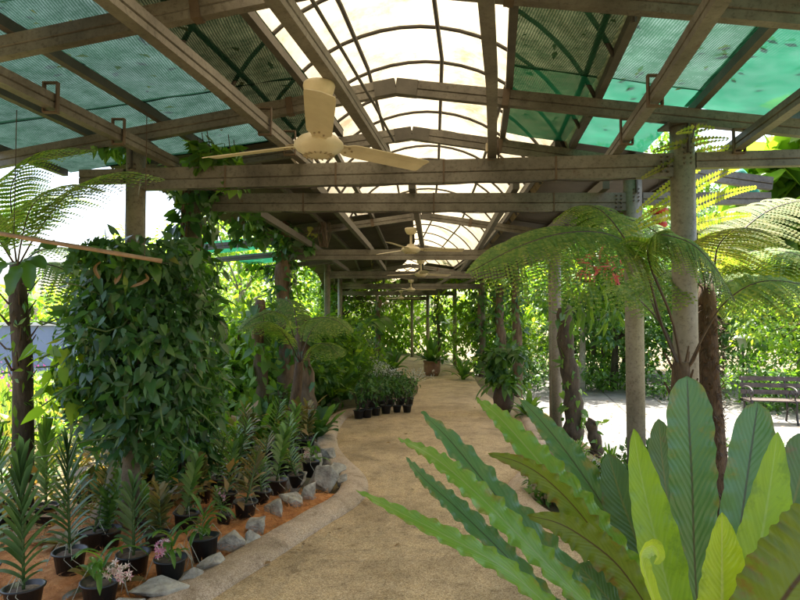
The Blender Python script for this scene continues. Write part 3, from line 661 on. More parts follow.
px_leaf([(660, 710, 1.60), (605, 655, 1.58), (550, 600, 1.58), (500, 548, 1.60), (455, 505, 1.64), (425, 478, 1.68), (406, 456, 1.74)], 0.029, 'nest_blue', (.1, -.8, .7), 3, wave=0.34, fold=.25, tip=.60, pt=.75, lap=.02, fqk=1.55, ep=3.2, n=110, m=8)
px_leaf([(685, 700, 1.62), (640, 650, 1.64), (590, 600, 1.66), (540, 545, 1.70), (490, 488, 1.76), (450, 440, 1.84), (421, 411, 1.90)], 0.048, 'nest_blue', (.1, -.8, .65), 4, wave=0.34, fold=.15, tip=.60, pt=.75, lap=.02, fqk=1.55, ep=3.2, n=110, m=8)
px_leaf([(700, 700, 1.66), (668, 630, 1.66), (628, 568, 1.70), (580, 508, 1.76), (536, 458, 1.82), (500, 418, 1.90), (476, 398, 1.96)], 0.048, 'nest_green', (-.1, -.8, .65), 5, wave=0.34, fold=.2, tip=.60, pt=.75, lap=.02, fqk=1.55, ep=3.2, n=110, m=8)
px_leaf([(708, 700, 1.80), (680, 630, 1.84), (640, 565, 1.90), (602, 505, 1.98), (568, 455, 2.06), (540, 420, 2.14), (519, 398, 2.20)], 0.049, 'nest_blue', (-.2, -.85, .5), 6, wave=0.34, fold=.15, tip=.60, pt=.75, lap=.02, fqk=1.55, ep=3.2, n=110, m=8)
px_leaf([(690, 705, 1.56), (655, 635, 1.54), (620, 575, 1.56), (585, 520, 1.60), (550, 482, 1.64), (520, 462, 1.68), (487, 452, 1.72)], 0.037, 'nest_brown', (-.75, -.6, .1), 7, wave=0.34, fold=.25, tip=.60, pt=.75, lap=.02, fqk=1.55, ep=3.2, n=110, m=8)
px_leaf([(700, 705, 1.46), (672, 650, 1.44), (645, 605, 1.44), (615, 562, 1.46), (582, 535, 1.48), (555, 520, 1.50), (526, 513, 1.55)], 0.042, 'nest_brown', (-.55, -.75, .2), 8, wave=0.34, fold=.2, tip=.60, pt=.75, lap=.02, fqk=1.55, ep=3.2, n=110, m=8)
px_leaf([(690, 710, 1.50), (676, 640, 1.50), (660, 570, 1.52), (646, 510, 1.54), (637, 465, 1.55), (632, 428, 1.55)], .060, 'nest_fresh', (.05, -1, .1), 9, wave=.06, fold=.3, tip=.42, pt=.72, lap=.02, base_w=.5)
px_leaf([(700, 700, 1.70), (693, 620, 1.72), (690, 550, 1.74), (689, 480, 1.76), (687, 425, 1.78), (686, 376, 1.80)], .070, 'nest_blue', (.0, -1, .1), 10, wave=.07, fold=.12, tip=.80, pt=.5, lap=.03, base_w=.45, n=60, m=8)
px_leaf([(680, 700, 1.82), (660, 620, 1.86), (638, 550, 1.9), (620, 500, 1.94), (606, 452, 1.98)], .074, 'nest_dark', (.1, -1, .1), 11, wave=.08, fold=.12, tip=.70, pt=.55, lap=.03)
px_leaf([(690, 700, 1.86), (676, 600, 1.9), (667, 520, 1.94), (660, 460, 1.98), (657, 418, 2.0)], .058, 'nest_dark', (.1, -1, .1), 12, wave=.08, fold=.12, tip=.70, pt=.55, lap=.03)
px_leaf([(708, 700, 1.84), (722, 610, 1.88), (735, 530, 1.92), (746, 462, 1.96), (756, 402, 2.0)], .070, 'nest_blue', (-.15, -1, .1), 13, wave=.1, fold=.12, tip=.80, pt=.5, lap=.03, base_w=.5)
px_leaf([(712, 700, 1.52), (735, 620, 1.50), (752, 555, 1.50), (765, 490, 1.52), (775, 431, 1.54)], .074, 'nest_fresh', (-.1, -1, .1), 14, wave=.05, fold=.28, tip=.42, pt=.72, lap=.02, base_w=.45)
px_leaf([(712, 710, 1.80), (748, 620, 1.85), (776, 540, 1.9), (795, 480, 1.94), (806, 432, 1.98)], .072, 'nest_dark', (-.2, -1, .1), 15, wave=.1, fold=.12, tip=.80, pt=.5, lap=.03)
px_leaf([(706, 720, 1.32), (712, 650, 1.30), (716, 600, 1.30), (717, 555, 1.31), (718, 510, 1.32)], .068, 'nest_lime', (0, -1, .05), 16, wave=.05, fold=.3, tip=.42, pt=.72, lap=.02, base_w=.45)
px_leaf([(694, 730, 1.30), (672, 660, 1.28), (655, 610, 1.27), (643, 575, 1.27), (638, 556, 1.275), (641, 546, 1.29), (650, 543, 1.31), (655, 552, 1.315), (650, 560, 1.31)], .017, 'nest_lime', (.5, -.9, .1), 17, wave=.05, fold=.5, tip=.6, base_w=.6, n=60)
px_leaf([(712, 740, 1.28), (745, 645, 1.22), (780, 590, 1.19), (812, 552, 1.18), (840, 520, 1.18)], .085, 'nest_brown', (-.45, -.85, .3), 18, wave=.14, fold=.12, tip=.85)
px_leaf([(724, 720, 1.60), (770, 640, 1.6), (815, 590, 1.6), (860, 560, 1.62), (900, 545, 1.66)], .07, 'nest_green', (-.3, -.85, .5), 19, wave=.14, fold=.15, tip=.85)
px_leaf([(690, 720, 1.66), (650, 650, 1.70), (610, 600, 1.76), (575, 560, 1.82)], .05, 'nest_dark', (.1, -.8, .6), 20, wave=.14, fold=.15, tip=.85)
b = MB(); c = P(695, 720, 1.56); b.lathe((c.x, c.y, 0), [(.10, -.02), (.12, .1), (.10, .3), (.14, c.z-.08), (.19, c.z), (.06, c.z+.02), (0, c.z+.0)], 14); b.build('root_mass', 'fibre', nest, True)

# ------------------------------------------------------------------ tree ferns
tf = thing('tree_fern', 'tree fern with brown fibrous trunk rising beside the nearest right column', 'tree fern', (1.66, 3.5, 0))
b = MB(); b.tube([(1.66, 3.52, -.05), (1.65, 3.5, .5), P(680, 392, 3.5), P(680, 362, 3.5)], [.085, .07, .06, .045], 12); b.build('trunk', 'fibre', tf, True)
def fr(parent, pts, pl, mat='fern_leaf', **k):
    k.setdefault('side_up', (0, -.45, .9)); k['pw'] = k.get('pw', .028)*1.4; k['pairs'] = int(k.get('pairs', 26)*(1.25 if k.get('pairs', 26) > 9 else 1)); frond('frond', [P(*p) for p in pts], pl, mat, parent, **k)
K0 = (682, 378, 3.5)
fr(tf, [K0, (660, 320, 3.45), (644, 262, 3.3), (615, 236, 3.15), (570, 232, 3.0), (520, 246, 2.9), (470, 272, 2.85)], .42, pairs=58, pinn=34, sag=.55, first=.34, rr=.009, pw=.024, side_up=(0, -.55, .83))
fr(tf, [K0, (672, 320, 3.35), (650, 262, 3.1), (655, 236, 3.0), (690, 242, 2.95), (716, 268, 2.95), (735, 300, 3.0)], .22, pairs=42, pinn=26, sag=.5, first=.30, rr=.009, pw=.026, side_up=(0, -.5, .86))
fr(tf, [K0, (655, 310, 3.7), (632, 250, 3.9), (605, 212, 4.1), (580, 205, 4.3), (556, 218, 4.5)], .28, pairs=24, pinn=20, sag=.45, first=.35, pw=.02)
fr(tf, [K0, (706, 330, 3.4), (728, 300, 3.3), (760, 282, 3.25), (800, 284, 3.2), (840, 300, 3.2)], .30, pairs=26, pinn=18, sag=.4, first=.3, pw=.022)
fr(tf, [K0, (665, 330, 3.8), (640, 300, 4.1), (626, 285, 4.4), (610, 290, 4.8)], .22, pairs=18, pinn=14, sag=.4, first=.35, pw=.02)
# short cut-off leaf bases round the crown
b = MB()
for k in range(16):
    a = random.uniform(0, 6.28); z = random.uniform(1.05, 1.33); q = Vector((1.645, 3.5, z)); d = Vector((math.cos(a), math.sin(a), 1.4)).normalized(); L_ = random.uniform(.08, .2)
    b.tube([q, q+d*L_*.6, q+d*L_+Vector((0, 0, .03))], [.012, .009, .005], 5)
b.build('leaf_base', 'fibre', tf)['kind'] = 'stuff'
tf2 = thing('tree_fern', 'taller tree fern with dark shaggy trunk standing right of the nearest right column', 'tree fern', (2.32, 4.5, 0))
b = MB(); b.tube([(2.36, 4.55, -.05), (2.34, 4.5, .6), (2.31, 4.5, 1.2), P(707, 300, 4.5), P(707, 284, 4.5)], [.10, .085, .07, .065, .05], 14); b.build('trunk', 'fibre', tf2, True)
n = 900; a = RNG.uniform(0, 6.28, n); z = RNG.uniform(0, 1.75, n); pos = np.c_[2.335-.02*z/1.8+.068*np.cos(a), 4.5+.068*np.sin(a), z]
npmesh('trunk_fibre', [inst(TD, pos, np.c_[np.cos(a)*.5, np.sin(a)*.5, RNG.uniform(-1, .6, n)], np.c_[np.cos(a), np.sin(a), np.zeros(n)], np.c_[RNG.uniform(.02, .04, n), RNG.uniform(.04, .1, n), RNG.uniform(.02, .04, n)])], 'fibre', tf2)['kind'] = 'stuff'
K1 = (707, 292, 4.5)
fr(tf2, [K1, (700, 250, 4.5), (694, 205, 4.4), (690, 160, 4.2), (700, 120, 4.0)], .55, 'fern_tip_leaf', pairs=8, pinn=22, sag=.16, first=.25, rr=.01, side_up=(0, -1, .2), pw=.05, fwd=.10)
fr(tf2, [K1, (722, 262, 4.6), (742, 232, 4.7), (775, 208, 4.8), (815, 200, 4.9), (850, 215, 5.0)], .45, 'fern_tip_leaf', pairs=26, pinn=18, sag=.3, first=.25, pw=.03)
fr(tf2, [K1, (725, 270, 4.4), (752, 252, 4.2), (790, 252, 4.0), (830, 270, 3.8)], .42, 'fern_leaf', pairs=28, pinn=18, sag=.4, first=.2, pw=.028)
fr(tf2, [K1, (716, 255, 4.9), (730, 225, 5.2), (746, 215, 5.6), (770, 222, 6.0)], .45, 'fern_tip_leaf', pairs=22, pinn=18, sag=.3, first=.2, pw=.03)
fr(tf2, [K1, (690, 262, 4.7), (668, 240, 4.9), (640, 222, 5.1), (605, 215, 5.3), (575, 228, 5.5)], .42, 'fern_leaf', pairs=26, pinn=18, sag=.4, first=.25, pw=.028)
fr(tf2, [K1, (735, 280, 4.6), (770, 278, 4.8), (800, 295, 5.0), (830, 320, 5.1)], .40, 'fern_leaf', pairs=24, pinn=18, sag=.4, first=.2, pw=.028)
fr(tf2, [K1, (688, 275, 4.4), (668, 272, 4.3), (650, 285, 4.2), (632, 305, 4.1)], .3, 'fern_leaf', pairs=20, pinn=14, sag=.4, first=.25, pw=.024)
fr(tf2, [K1, (715, 268, 4.2), (720, 245, 3.95), (740, 228, 3.7), (765, 232, 3.5)], .34, 'fern_tip_leaf', pairs=20, pinn=16, sag=.4, first=.2, pw=.026)

# left tree fern with dark trunk
tf3 = thing('tree_fern', 'slender dark trunked fern tree at the left edge before the blue wall', 'tree fern', (-3.1, 4.9, 0))
b = MB(); Q = [(-3.05, 4.9, -.05), tuple(P(26, 430, 4.9)), tuple(P(24, 360, 4.9)), tuple(P(18, 300, 4.9)), tuple(P(16, 262, 4.9))]; b.tube(Q, [.09, .08, .075, .07, .055], 12); b.build('trunk', 'bark_dark', tf3, True)
K2 = (16, 268, 4.9)
for pts, pl in (([K2, (40, 225, 4.7), (70, 190, 4.4), (110, 172, 4.2), (160, 178, 4.0)], .36), ([K2, (10, 220, 4.7), (10, 180, 4.5), (40, 150, 4.3), (90, 148, 4.1)], .34),
                ([K2, (-10, 230, 4.6), (-40, 200, 4.3), (-80, 190, 4.0)], .36), ([K2, (40, 250, 5.1), (75, 250, 5.4), (110, 275, 5.8), (125, 310, 6.0)], .36),
                ([K2, (0, 235, 5.4), (20, 205, 5.8), (60, 195, 6.2), (100, 205, 6.6)], .4), ([K2, (50, 265, 4.9), (85, 285, 4.9), (105, 330, 4.9)], .34),
                ([K2, (20, 240, 4.5), (30, 205, 4.2), (60, 185, 3.9), (100, 190, 3.6)], .28)):
    fr(tf3, pts, pl, 'fern_leaf' , pairs=24, pinn=15, sag=.45, first=.2, pw=.03)
b = MB()
for k in range(26):
    a = random.uniform(0, 6.28); z = random.uniform(1.1, 1.95); q = Vector(((20-400)/F*4.9, 4.9, z)); d = Vector((math.cos(a), math.sin(a), .35)); L_ = random.uniform(.1, .2)
    b.tube([q, q+d*L_*.5-Vector((0, 0, .02)), q+d*L_+Vector((0, 0, .06))], [.011, .009, .004], 5)
b.build('leaf_base', 'stem_dark', tf3)['kind'] = 'stuff'
def climber(parent, pts, r, n, size, mat='vine_leaf', tmpl=TH, name='foliage', out=.5, rz=1.0):
    """leaves wrapped round a post along pts"""
    C = smooth_path(pts, 40); i = RNG.integers(0, 40, n); f_ = RNG.uniform(0, 1, n)
    A = np.array([tuple(p) for p in C]); c = A[i]*(1-f_)[:, None]+A[i+1]*f_[:, None]
    rr = (np.array([r((k+.5)/40) for k in i]) if callable(r) else np.full(n, r))*RNG.uniform(.55, 1.12, n)
    a = RNG.uniform(0, 2*PI, n); o = np.c_[np.cos(a), np.sin(a), np.zeros(n)]
    lump = np.array([1+.28*noise.noise(Vector((float(c[k, 2])*2.4, float(a[k])*1.1, float(c[k, 0])))) for k in range(n)])
    pos = c+o*(rr*lump)[:, None]
    d = o*out+RNG.normal(size=(n, 3))*.62+np.array([0, 0, -.75]); up = o*1.0+RNG.normal(size=(n, 3))*.45+np.array([0, 0, .5])
    return npmesh(name, [inst(tmpl, pos, d, up, (size*np.clip(RNG.normal(.85, .3, n), .25, 1.6))[:, None]*np.c_[RNG.uniform(.45, .78, n), np.ones(n), RNG.uniform(-.6, 1.6, n)])], mat, parent)
climber(tf3, [P(24, 440, 4.9), P(22, 300, 4.9)], .13, 160, .09, 'mid_leaf', TL, 'climbing_leaf')
# big lobed epiphyte leaves at its head
for k, (x, y, x2, y2) in enumerate([(15, 262, -10, 285), (20, 262, 45, 268), (25, 258, 30, 290), (10, 255, -5, 238), (30, 255, 55, 248), (5, 262, -25, 262), (62, 250, 92, 262), (80, 248, 66, 275), (20, 264, 8, 296)]):
    Y = 4.6-.03*k; strap('lobed_leaf', [P(x, y, Y), P((x+x2)/2, (y+y2)/2-7, Y-.08), P(x2, y2, Y-.12)], .055, 'deep_leaf', tf3, (0.1*(k % 3-1), -.7, .7), 12, .25, .15, .25, .45, k)

# ------------------------------------------------------------------ vine-covered posts
def post_xy(Y, k, sgn, W=2.03): 
    p = fpt(Y, k, sgn*W, 0); return p.x, p.y
x, y = post_xy(4.4, 1, -1)
big = thing('climbing_vine', 'broad dark mass of leafy vine wrapped round the nearest left column', 'vine', (x, y, 0))
rf = lambda t: .20+.30*math.sin(PI*min(1, max(0, (t*.70+.16))))**.6
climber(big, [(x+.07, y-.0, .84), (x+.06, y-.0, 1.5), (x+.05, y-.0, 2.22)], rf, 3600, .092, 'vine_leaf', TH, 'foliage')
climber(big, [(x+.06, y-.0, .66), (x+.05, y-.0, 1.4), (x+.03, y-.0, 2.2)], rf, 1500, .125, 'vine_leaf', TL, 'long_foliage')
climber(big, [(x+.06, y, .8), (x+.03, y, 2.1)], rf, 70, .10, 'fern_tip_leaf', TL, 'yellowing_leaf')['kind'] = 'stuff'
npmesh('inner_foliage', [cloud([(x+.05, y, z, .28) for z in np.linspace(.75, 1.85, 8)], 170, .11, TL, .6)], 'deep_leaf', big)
climber(big, [(x-.32, y-.3, .95), (x-.40, y-.25, 1.45)], .16, 80, .11, 'bright_leaf', TH, 'young_leaf')
climber(big, [(x-.12, y-.2, 1.95), (x+.25, y-.25, 2.1)], .15, 90, .11, 'mid_leaf', TH, 'young_leaf')
b = MB()
for k in range(22):
    q = Vector((x+.08, y, random.uniform(.9, 2.0))); a = random.uniform(PI, 2*PI); p = [q]
    for j in range(6): a += random.uniform(-.6, .6); p.append(p[-1]+Vector((math.cos(a)*.11, math.sin(a)*.06-.04, random.uniform(-.12, .06))))
    b.tube(p, .006, 5)
b.build('stem', 'stem_green', big)['kind'] = 'stuff'
for k in range(3):
    a = (-.14, .0, .16)[k]; strap('dead_leaf', [(x+a+.1, y-.40, 2.04-.05*k), (x+a+.07+.03*k, y-.45, 1.97-.04*k), (x+a+.11-.05*k, y-.44, 1.88-.02*k)], .012+.006*(k == 1), 'dry_leaf', big, (0, -1, .1), 10, .4, .4, .5, .6, k)
x, y = post_xy(5.5, .3, -1)
v2 = thing('climbing_vine', 'tall vine climbing the second left column up to the roof beams', 'vine', (x, y, 0))
climber(v2, [(x, y, .1), (x+.02, y, 1.3), (x+.03, y, 2.95)], lambda t: .26-.04*math.sin(t*9), 1250, .12, 'vine_leaf', TH)
climber(v2, [(x-.2, y-.5, 2.75), (x+.05, y-.3, 2.98), (x+.4, y-.2, 2.95)], .16, 120, .11, 'mid_leaf', TH, 'young_leaf')
climber(v2, [(x-.45, y-.9, 2.95), (x-.2, y-.5, 3.05)], .10, 50, .12, 'mid_leaf', TH, 'young_leaf')
b = MB()
for k in range(9):
    a = random.uniform(0, 6.28); b.tube([(x+.1*math.cos(a+t*.7), y+.1*math.sin(a+t*.7), t) for t in np.linspace(0, 2.9, 16)], .012, 5)
b.build('stem', 'bark_brown', v2)['kind'] = 'stuff'
def covered_post(px, Y, top_px, label, r=.2, n=500, size=.14, mat='vine_leaf', name='climbing_vine', cat='vine', trunk='bark_brown', tr=.10, z0=0, tmpl=TH, lean=0, zb=.1):
    x = (px-400)/F*Y; zt = EYE+(HZ-top_px)/F*Y; z0 = gz(x, Y)-.03
    t = thing(name, label, cat, (x, Y, z0)); b = MB()
    pts = [(x+.0, Y-.1, z0), (x+.04+lean*.3, Y-.1, z0+zt*.35), (x-.03+lean*.6, Y-.1, zt*.7), (x+lean, Y-.1, zt)]
    b.tube(smooth_path(pts, 14), [tr*(1.15-.35*k/14)*(1+.18*math.sin(k*2.1)) for k in range(15)], 10); b.build('trunk', trunk, t, True)
    climber(t, [(x+.02, Y-.08, z0+zb), pts[1], pts[2], (x+lean, Y-.1, zt)], r, n, size, mat, tmpl)
    return t
covered_post(285, 9.6, 222, 'vine with thick brown stems on the third left column beside the tall shrubs', .22, 420, .13, tr=.12)
covered_post(262, 8.6, 300, 'leafy brown stump left of the third left column', .22, 200, .17, 'mid_leaf', tr=.09, name='tree_stump', cat='stump')
covered_post(305, 8.4, 315, 'brown peeling tree fern stump in front of the long thin left columns', .16, 90, .16, 'deep_leaf', tr=.13, name='tree_stump', cat='stump')
covered_post(516, 14.0, 272, 'vine-wrapped column right of the path above the dark urn', .2, 260, .15, 'deep_leaf', tr=.1)
covered_post(500, 15.5, 285, 'dark creeper column just left of the urn planter on the right side', .22, 260, .16, 'vine_leaf', tr=.12)
covered_post(480, 18.5, 290, 'slim creeper-clad post nearest the far right end of the path', .2, 220, .2, 'deep_leaf', tr=.07)
covered_post(438, 23, 295, 'thin creeper-clad post behind the terracotta pot', .2, 160, .2, 'deep_leaf', tr=.06)
covered_post(376, 22, 300, 'black leaning creeper post at the far left end of the path', .15, 120, .2, 'deep_leaf', tr=.09, lean=.15)
ep = covered_post(570, 9.3, 308, 'dark rotting fern trunk with scattered epiphytes in front of a right column', .16, 120, .13, 'mid_leaf', name='epiphyte_trunk', cat='tree trunk', trunk='bark_dark', tr=.13, lean=-.12)
covered_post(590, 8.3, 418, 'low black stub of trunk leaning beside the epiphyte trunk', .12, 24, .1, 'mid_leaf', name='tree_stump', cat='stump', trunk='bark_dark', tr=.085)

# ------------------------------------------------------------------ potted orchids
def pot_mesh(b, r=.085, h=.14):
    b.lathe((0, 0, 0), [(0, .0), (r*.74, 0), (r*.97, h*.93), (r*1.08, h*.93), (r*1.1, h), (r*.98, h), (r*.9, h*.86), (0, h*.84)], 20)
def leaf_strip(b, base, az, L, rise, droop, hw, n=6, fold=.3):
    pts = arch(base, (math.cos(az), math.sin(az)), L, rise, droop, n); V, Fc = ribbon(pts, hw, (0, 0, 1) if rise < 1.1 else (-math.cos(az), -math.sin(az), .3), fold, .7); b.add(V, Fc)
def make_vanda(H, mat, nl, L, hw, seed, pot=.086, rise=.7, stems=1):
    rnd = random.Random(seed); r = thing('potted_orchid', '', 'orchid')
    b = MB(); pot_mesh(b, pot, pot*1.6); b.build('pot', 'pot_plastic', r, True)
    b = MB(); b.lathe((0, 0, 0), [(0, pot*1.42), (pot*.5, pot*1.45), (pot*.92, pot*1.36)], 12); b.build('bark_chips', 'bark_brown', r)
    st = MB(); lv = MB()
    for s in range(stems):
        az = rnd.uniform(-.5, .5)+(s*PI/2); ox, oy = (rnd.uniform(-.04, .04), rnd.uniform(-.03, .03)) if stems > 1 else (0, 0); lean = rnd.uniform(-.08, .08)
        Hs = H*(1 if s == 0 else rnd.uniform(.55, .85))
        st.tube([(ox, oy, pot*1.3), (ox+lean*.4, oy, Hs*.5), (ox+lean, oy, Hs)], [.009, .008, .005], 6)
        for k in range(nl):
            t = (k+1)/nl; z = pot*1.5+(Hs-pot*1.5)*t*.98; sd = k % 2; a = az+(PI if sd else 0)+rnd.uniform(-.25, .25)
            rs = rise*(.75+.75*t)+rnd.uniform(-.1, .1); Lk = L*(1.0-.35*max(0, t-.7)/.3)*(.75+.35*min(1, t*2.5))*rnd.uniform(.85, 1.1)
            leaf_strip(lv, (ox+lean*t, oy, z), a, Lk, rs, .36*(1-.6*t), hw*rnd.uniform(.85, 1.15), 6, .4)
    st.build('stem', 'stem_green', r, True); lv.build('foliage', mat, r, True)
    rt = MB()
    for k in range(4):
        a = rnd.uniform(0, 6.28); rt.tube([(0, 0, pot*1.6), (.6*pot*math.cos(a), .6*pot*math.sin(a), pot*2.2), (1.15*pot*math.cos(a), 1.15*pot*math.sin(a), pot*1.4), (1.35*pot*math.cos(a+.4), 1.35*pot*math.sin(a+.4), pot*.9)], .0018, 4)
    rt.build('aerial_root', 'root_pale', r)['kind'] = 'stuff'
    return r
def make_fan_orchid(seed, pot=.095, L=.33):
    rnd = random.Random(seed); r = thing('potted_orchid', '', 'orchid'); b = MB(); pot_mesh(b, pot, pot*1.7); b.build('pot', 'pot_plastic', r, True)
    b = MB(); b.lathe((0, 0, 0), [(0, pot*1.5), (pot*.5, pot*1.5), (pot*.92, pot*1.42)], 12); b.build('bark_chips', 'bark_brown', r)
    lv = MB()
    for k in range(13): leaf_strip(lv, (rnd.uniform(-.02, .02), rnd.uniform(-.02, .02), pot*1.5+.012*k), k*PI*.93+rnd.uniform(-.4, .4), L*rnd.uniform(.7, 1.15), rnd.uniform(.5, 1.25), rnd.uniform(.4, .8), .014, 8, .4)
    lv.build('foliage', 'strap_leaf', r, True)
    rt = MB()
    for k in range(5):
        a = rnd.uniform(0, 6.28); rt.tube([(0, 0, pot*1.7), (.7*pot*math.cos(a), .7*pot*math.sin(a), pot*2.4), (1.3*pot*math.cos(a), 1.3*pot*math.sin(a), pot*1.5), (1.6*pot*math.cos(a+.5), 1.6*pot*math.sin(a+.5), pot*.3)], .002, 4)
    rt.build('aerial_root', 'root_pale', r)['kind'] = 'stuff'
    return r
def flowers(parent, base, tipv, n, size, mat, spread=.035):
    b = MB(); base = Vector(base); tipv = Vector(tipv); mid = (base+tipv)/2+Vector((0, 0, .05)); C = smooth_path([base, mid, tipv], 10); b.tube(C, .0025, 5)
    s = b.build('flower_spike', 'stem_green', parent)
    pos = []; d = []; up = []
    for k in range(n):
        c = C[min(10, 4+int(k/n*7))]; o = Vector((random.gauss(0, 1), random.gauss(0, 1), random.gauss(0, 1))).normalized(); c2 = c+o*spread*random.uniform(.3, 1); f_ = (o+Vector((0, -.6, .3))).normalized(); a0 = random.uniform(0, 1)
        t1 = f_.orthogonal().normalized(); t2 = f_.cross(t1)
        for j in range(5):
            a = a0+j*2*PI/5; dv = t1*math.cos(a)+t2*math.sin(a)+f_*.25; pos.append(c2); d.append(dv); up.append(f_)
    npmesh('flower_cluster', [inst(TD, pos, d, up, np.c_[np.full(len(pos), size*.75), np.full(len(pos), size), np.full(len(pos), size)])], mat, s)
protos = {'t': make_vanda(.50, 'orchid_leaf', 24, .165, .020, 1), 'u': make_vanda(.47, 'orchid_dry_leaf', 22, .165, .018, 2), 'b': make_vanda(.50, 'orchid_blue_leaf', 26, .175, .021, 3, rise=.85),
          'B': make_vanda(.80, 'orchid_blue_leaf', 34, .27, .026, 9, .098, .95), 'T': make_vanda(.74, 'orchid_leaf', 30, .23, .024, 10, .09, .9),
          'm': make_vanda(.36, 'orchid_leaf', 18, .15, .018, 4, .08), 'c': make_vanda(.50, 'orchid_leaf', 20, .165, .020, 5, .092, stems=3), 'd': make_vanda(.44, 'orchid_dry_leaf', 18, .16, .018, 6, .088, stems=3),
          'f': make_fan_orchid(7), 'h': make_fan_orchid(8, .085, .28)}
usedp = set()
ORCH = [  # kind, px, py of pot foot, scale, bearing, label, flower
 ('f', 105, 604, 1.00, 0, 'strappy orchid in black pot with white and pink flower cluster at the bottom left', ('blush_petal', 26, .018, (.16, -.06, .16))),
 ('f', 174, 578, 0.95, 1.2, 'strappy orchid in black pot with bright pink flower cluster near the front rocks', ('pink_petal', 26, .016, (-.02, -.13, .20))),
 ('h', 208, 556, 1.10, 2.2, 'flowerless strappy orchid in black pot just behind the pink-flowered one', None),
 ('m', 226, 522, 0.72, .3, 'small orchid in black pot with thin upright pink spike mid bed', ('pink_petal', 12, .016, (-.02, -.08, .34))),
 ('b', 138, 572, 1.1, .35, 'tall blue-green orchid with fan-folded leaves behind the front flower pots', None),
 ('t', 188, 528, 1.05, -.2, 'tall green orchid in black pot above the strappy flowerless one', None),
 ('u', 247, 516, 1.05, .1, 'tall yellowish orchid in large black pot at the middle of the bed edge', None),
 ('t', 277, 494, 1.05, -.3, 'tall dark green orchid in black pot nearest the big pale rocks', None),
 ('h', 312, 474, 0.90, .5, 'small orchid with pale pink blooms by the rocks at the kerb bend', ('blush_petal', 20, .018, (-.05, -.08, .14))),
 ('m', 298, 484, 0.81, .8, 'medium orchid between the blooming kerb-bend plant and the tall dark one', None),
 ('B', 30, 610, 1.0, .15, 'largest blue-green orchid with long swept leaves at the left frame edge', None),
 ('T', -15, 585, 1.05, .6, 'big dark green orchid cut by the left edge of the view', None),
 ('B', 75, 570, 0.97, .5, 'second large swept-leaf orchid just right of the largest one', None),
 ('c', 112, 545, 0.95, 1.2, 'bushy three-stemmed orchid left of centre in the second row', None),
 ('u', 108, 522, 0.95, .1, 'brownish slender orchid before the big vine mass, left side', None),
 ('t', 168, 506, 0.90, .2, 'green orchid directly below the vine mass centre', None),
 ('m', 152, 530, 0.90, -.5, 'mid-height orchid between blue-green and tall green ones', None),
 ('d', 205, 500, 0.90, .9, 'bronze-tinted orchid cluster below the right side of the vine mass', None),
 ('t', 218, 490, 0.90, .4, 'slim green orchid behind the pink-spiked small orchid', None),
 ('u', 262, 484, 0.85, -.2, 'yellow-green orchid behind the mid bed large pot', None),
 ('c', 236, 476, 0.90, .2, 'three-stemmed orchid toward the back right of the bed', None),
 ('t', 292, 462, 0.90, -.1, 'tall orchid at the back right near the second kerb lobe', None),
 ('d', 305, 452, 0.90, .7, 'bronze orchid clump at the rear right corner of the bed', None),
 ('t', 150, 482, 0.95, .0, 'rear row orchid against the left part of the vine mass', None),
 ('m', 88, 500, 0.96, .3, 'rear row orchid standing near the dark fern trunk', None),
 ('T', 50, 520, 1.0, -.2, 'upright dark orchid below the dark fern trunk', None),
 ('T', 10, 520, 0.95, .4, 'upright tall orchid left of the dark fern trunk foot', None),
 ('t', 270, 458, 0.90, .5, 'back row orchid in front of the bright cordylines', None),
 ('t', 128, 500, 1.0, .7, 'green orchid between the bronze ground plant and the vine mass foot', None),
 ('u', 190, 484, 1.0, .1, 'olive orchid under the right half of the vine mass', None),
 ('m', 262, 502, 1.0, .9, 'shorter orchid tucked between the two pots at the middle bed edge', None),
 ('c', 285, 476, .95, .3, 'leafy clump directly behind the tall orchid by the pale rocks', None),
 ('t', 228, 506, 1.0, 1.1, 'slim orchid left of the large pot at the middle bed edge', None),
 ('u', 98, 548, 1.1, .4, 'olive orchid between the large swept-leaf orchid and the bushy one', None),
 ('d', 160, 548, .95, .8, 'bronze clump between the tall blue-green and tall green orchids', None),
 ('d', 245, 455, 0.90, .2, 'back row bronze orchid right of the vine mass', None),
]
for k, px, py, s, a, lab, fl in ORCH:
    q = G(px, py, .04); r = place(protos[k], (q.x, q.y, .035), a, s*q.y/5.0 if q.y > 5.4 else s, lab, k not in usedp); usedp.add(k); r.rotation_euler = (random.uniform(-.07, .07), random.uniform(-.09, .09), a); r['group'] = 'potted orchids in the mulch bed'
ORC = [o for o in sc.objects if o.get('category') == 'orchid']
bpy.context.view_layer.update()
for k, px, py, s, a, lab, fl in ORCH:
    if not fl: continue
    r = [o for o in ORC if o.get('label') == lab][0]; mat, n, size, dv = fl
    i0 = set(sc.objects); flowers(r, Vector((0, 0, .18))+r.location, Vector(dv)+Vector((0, 0, .05))+r.location, n, size*1.4, mat, .05)
    r.rotation_euler = (0, 0, 0)
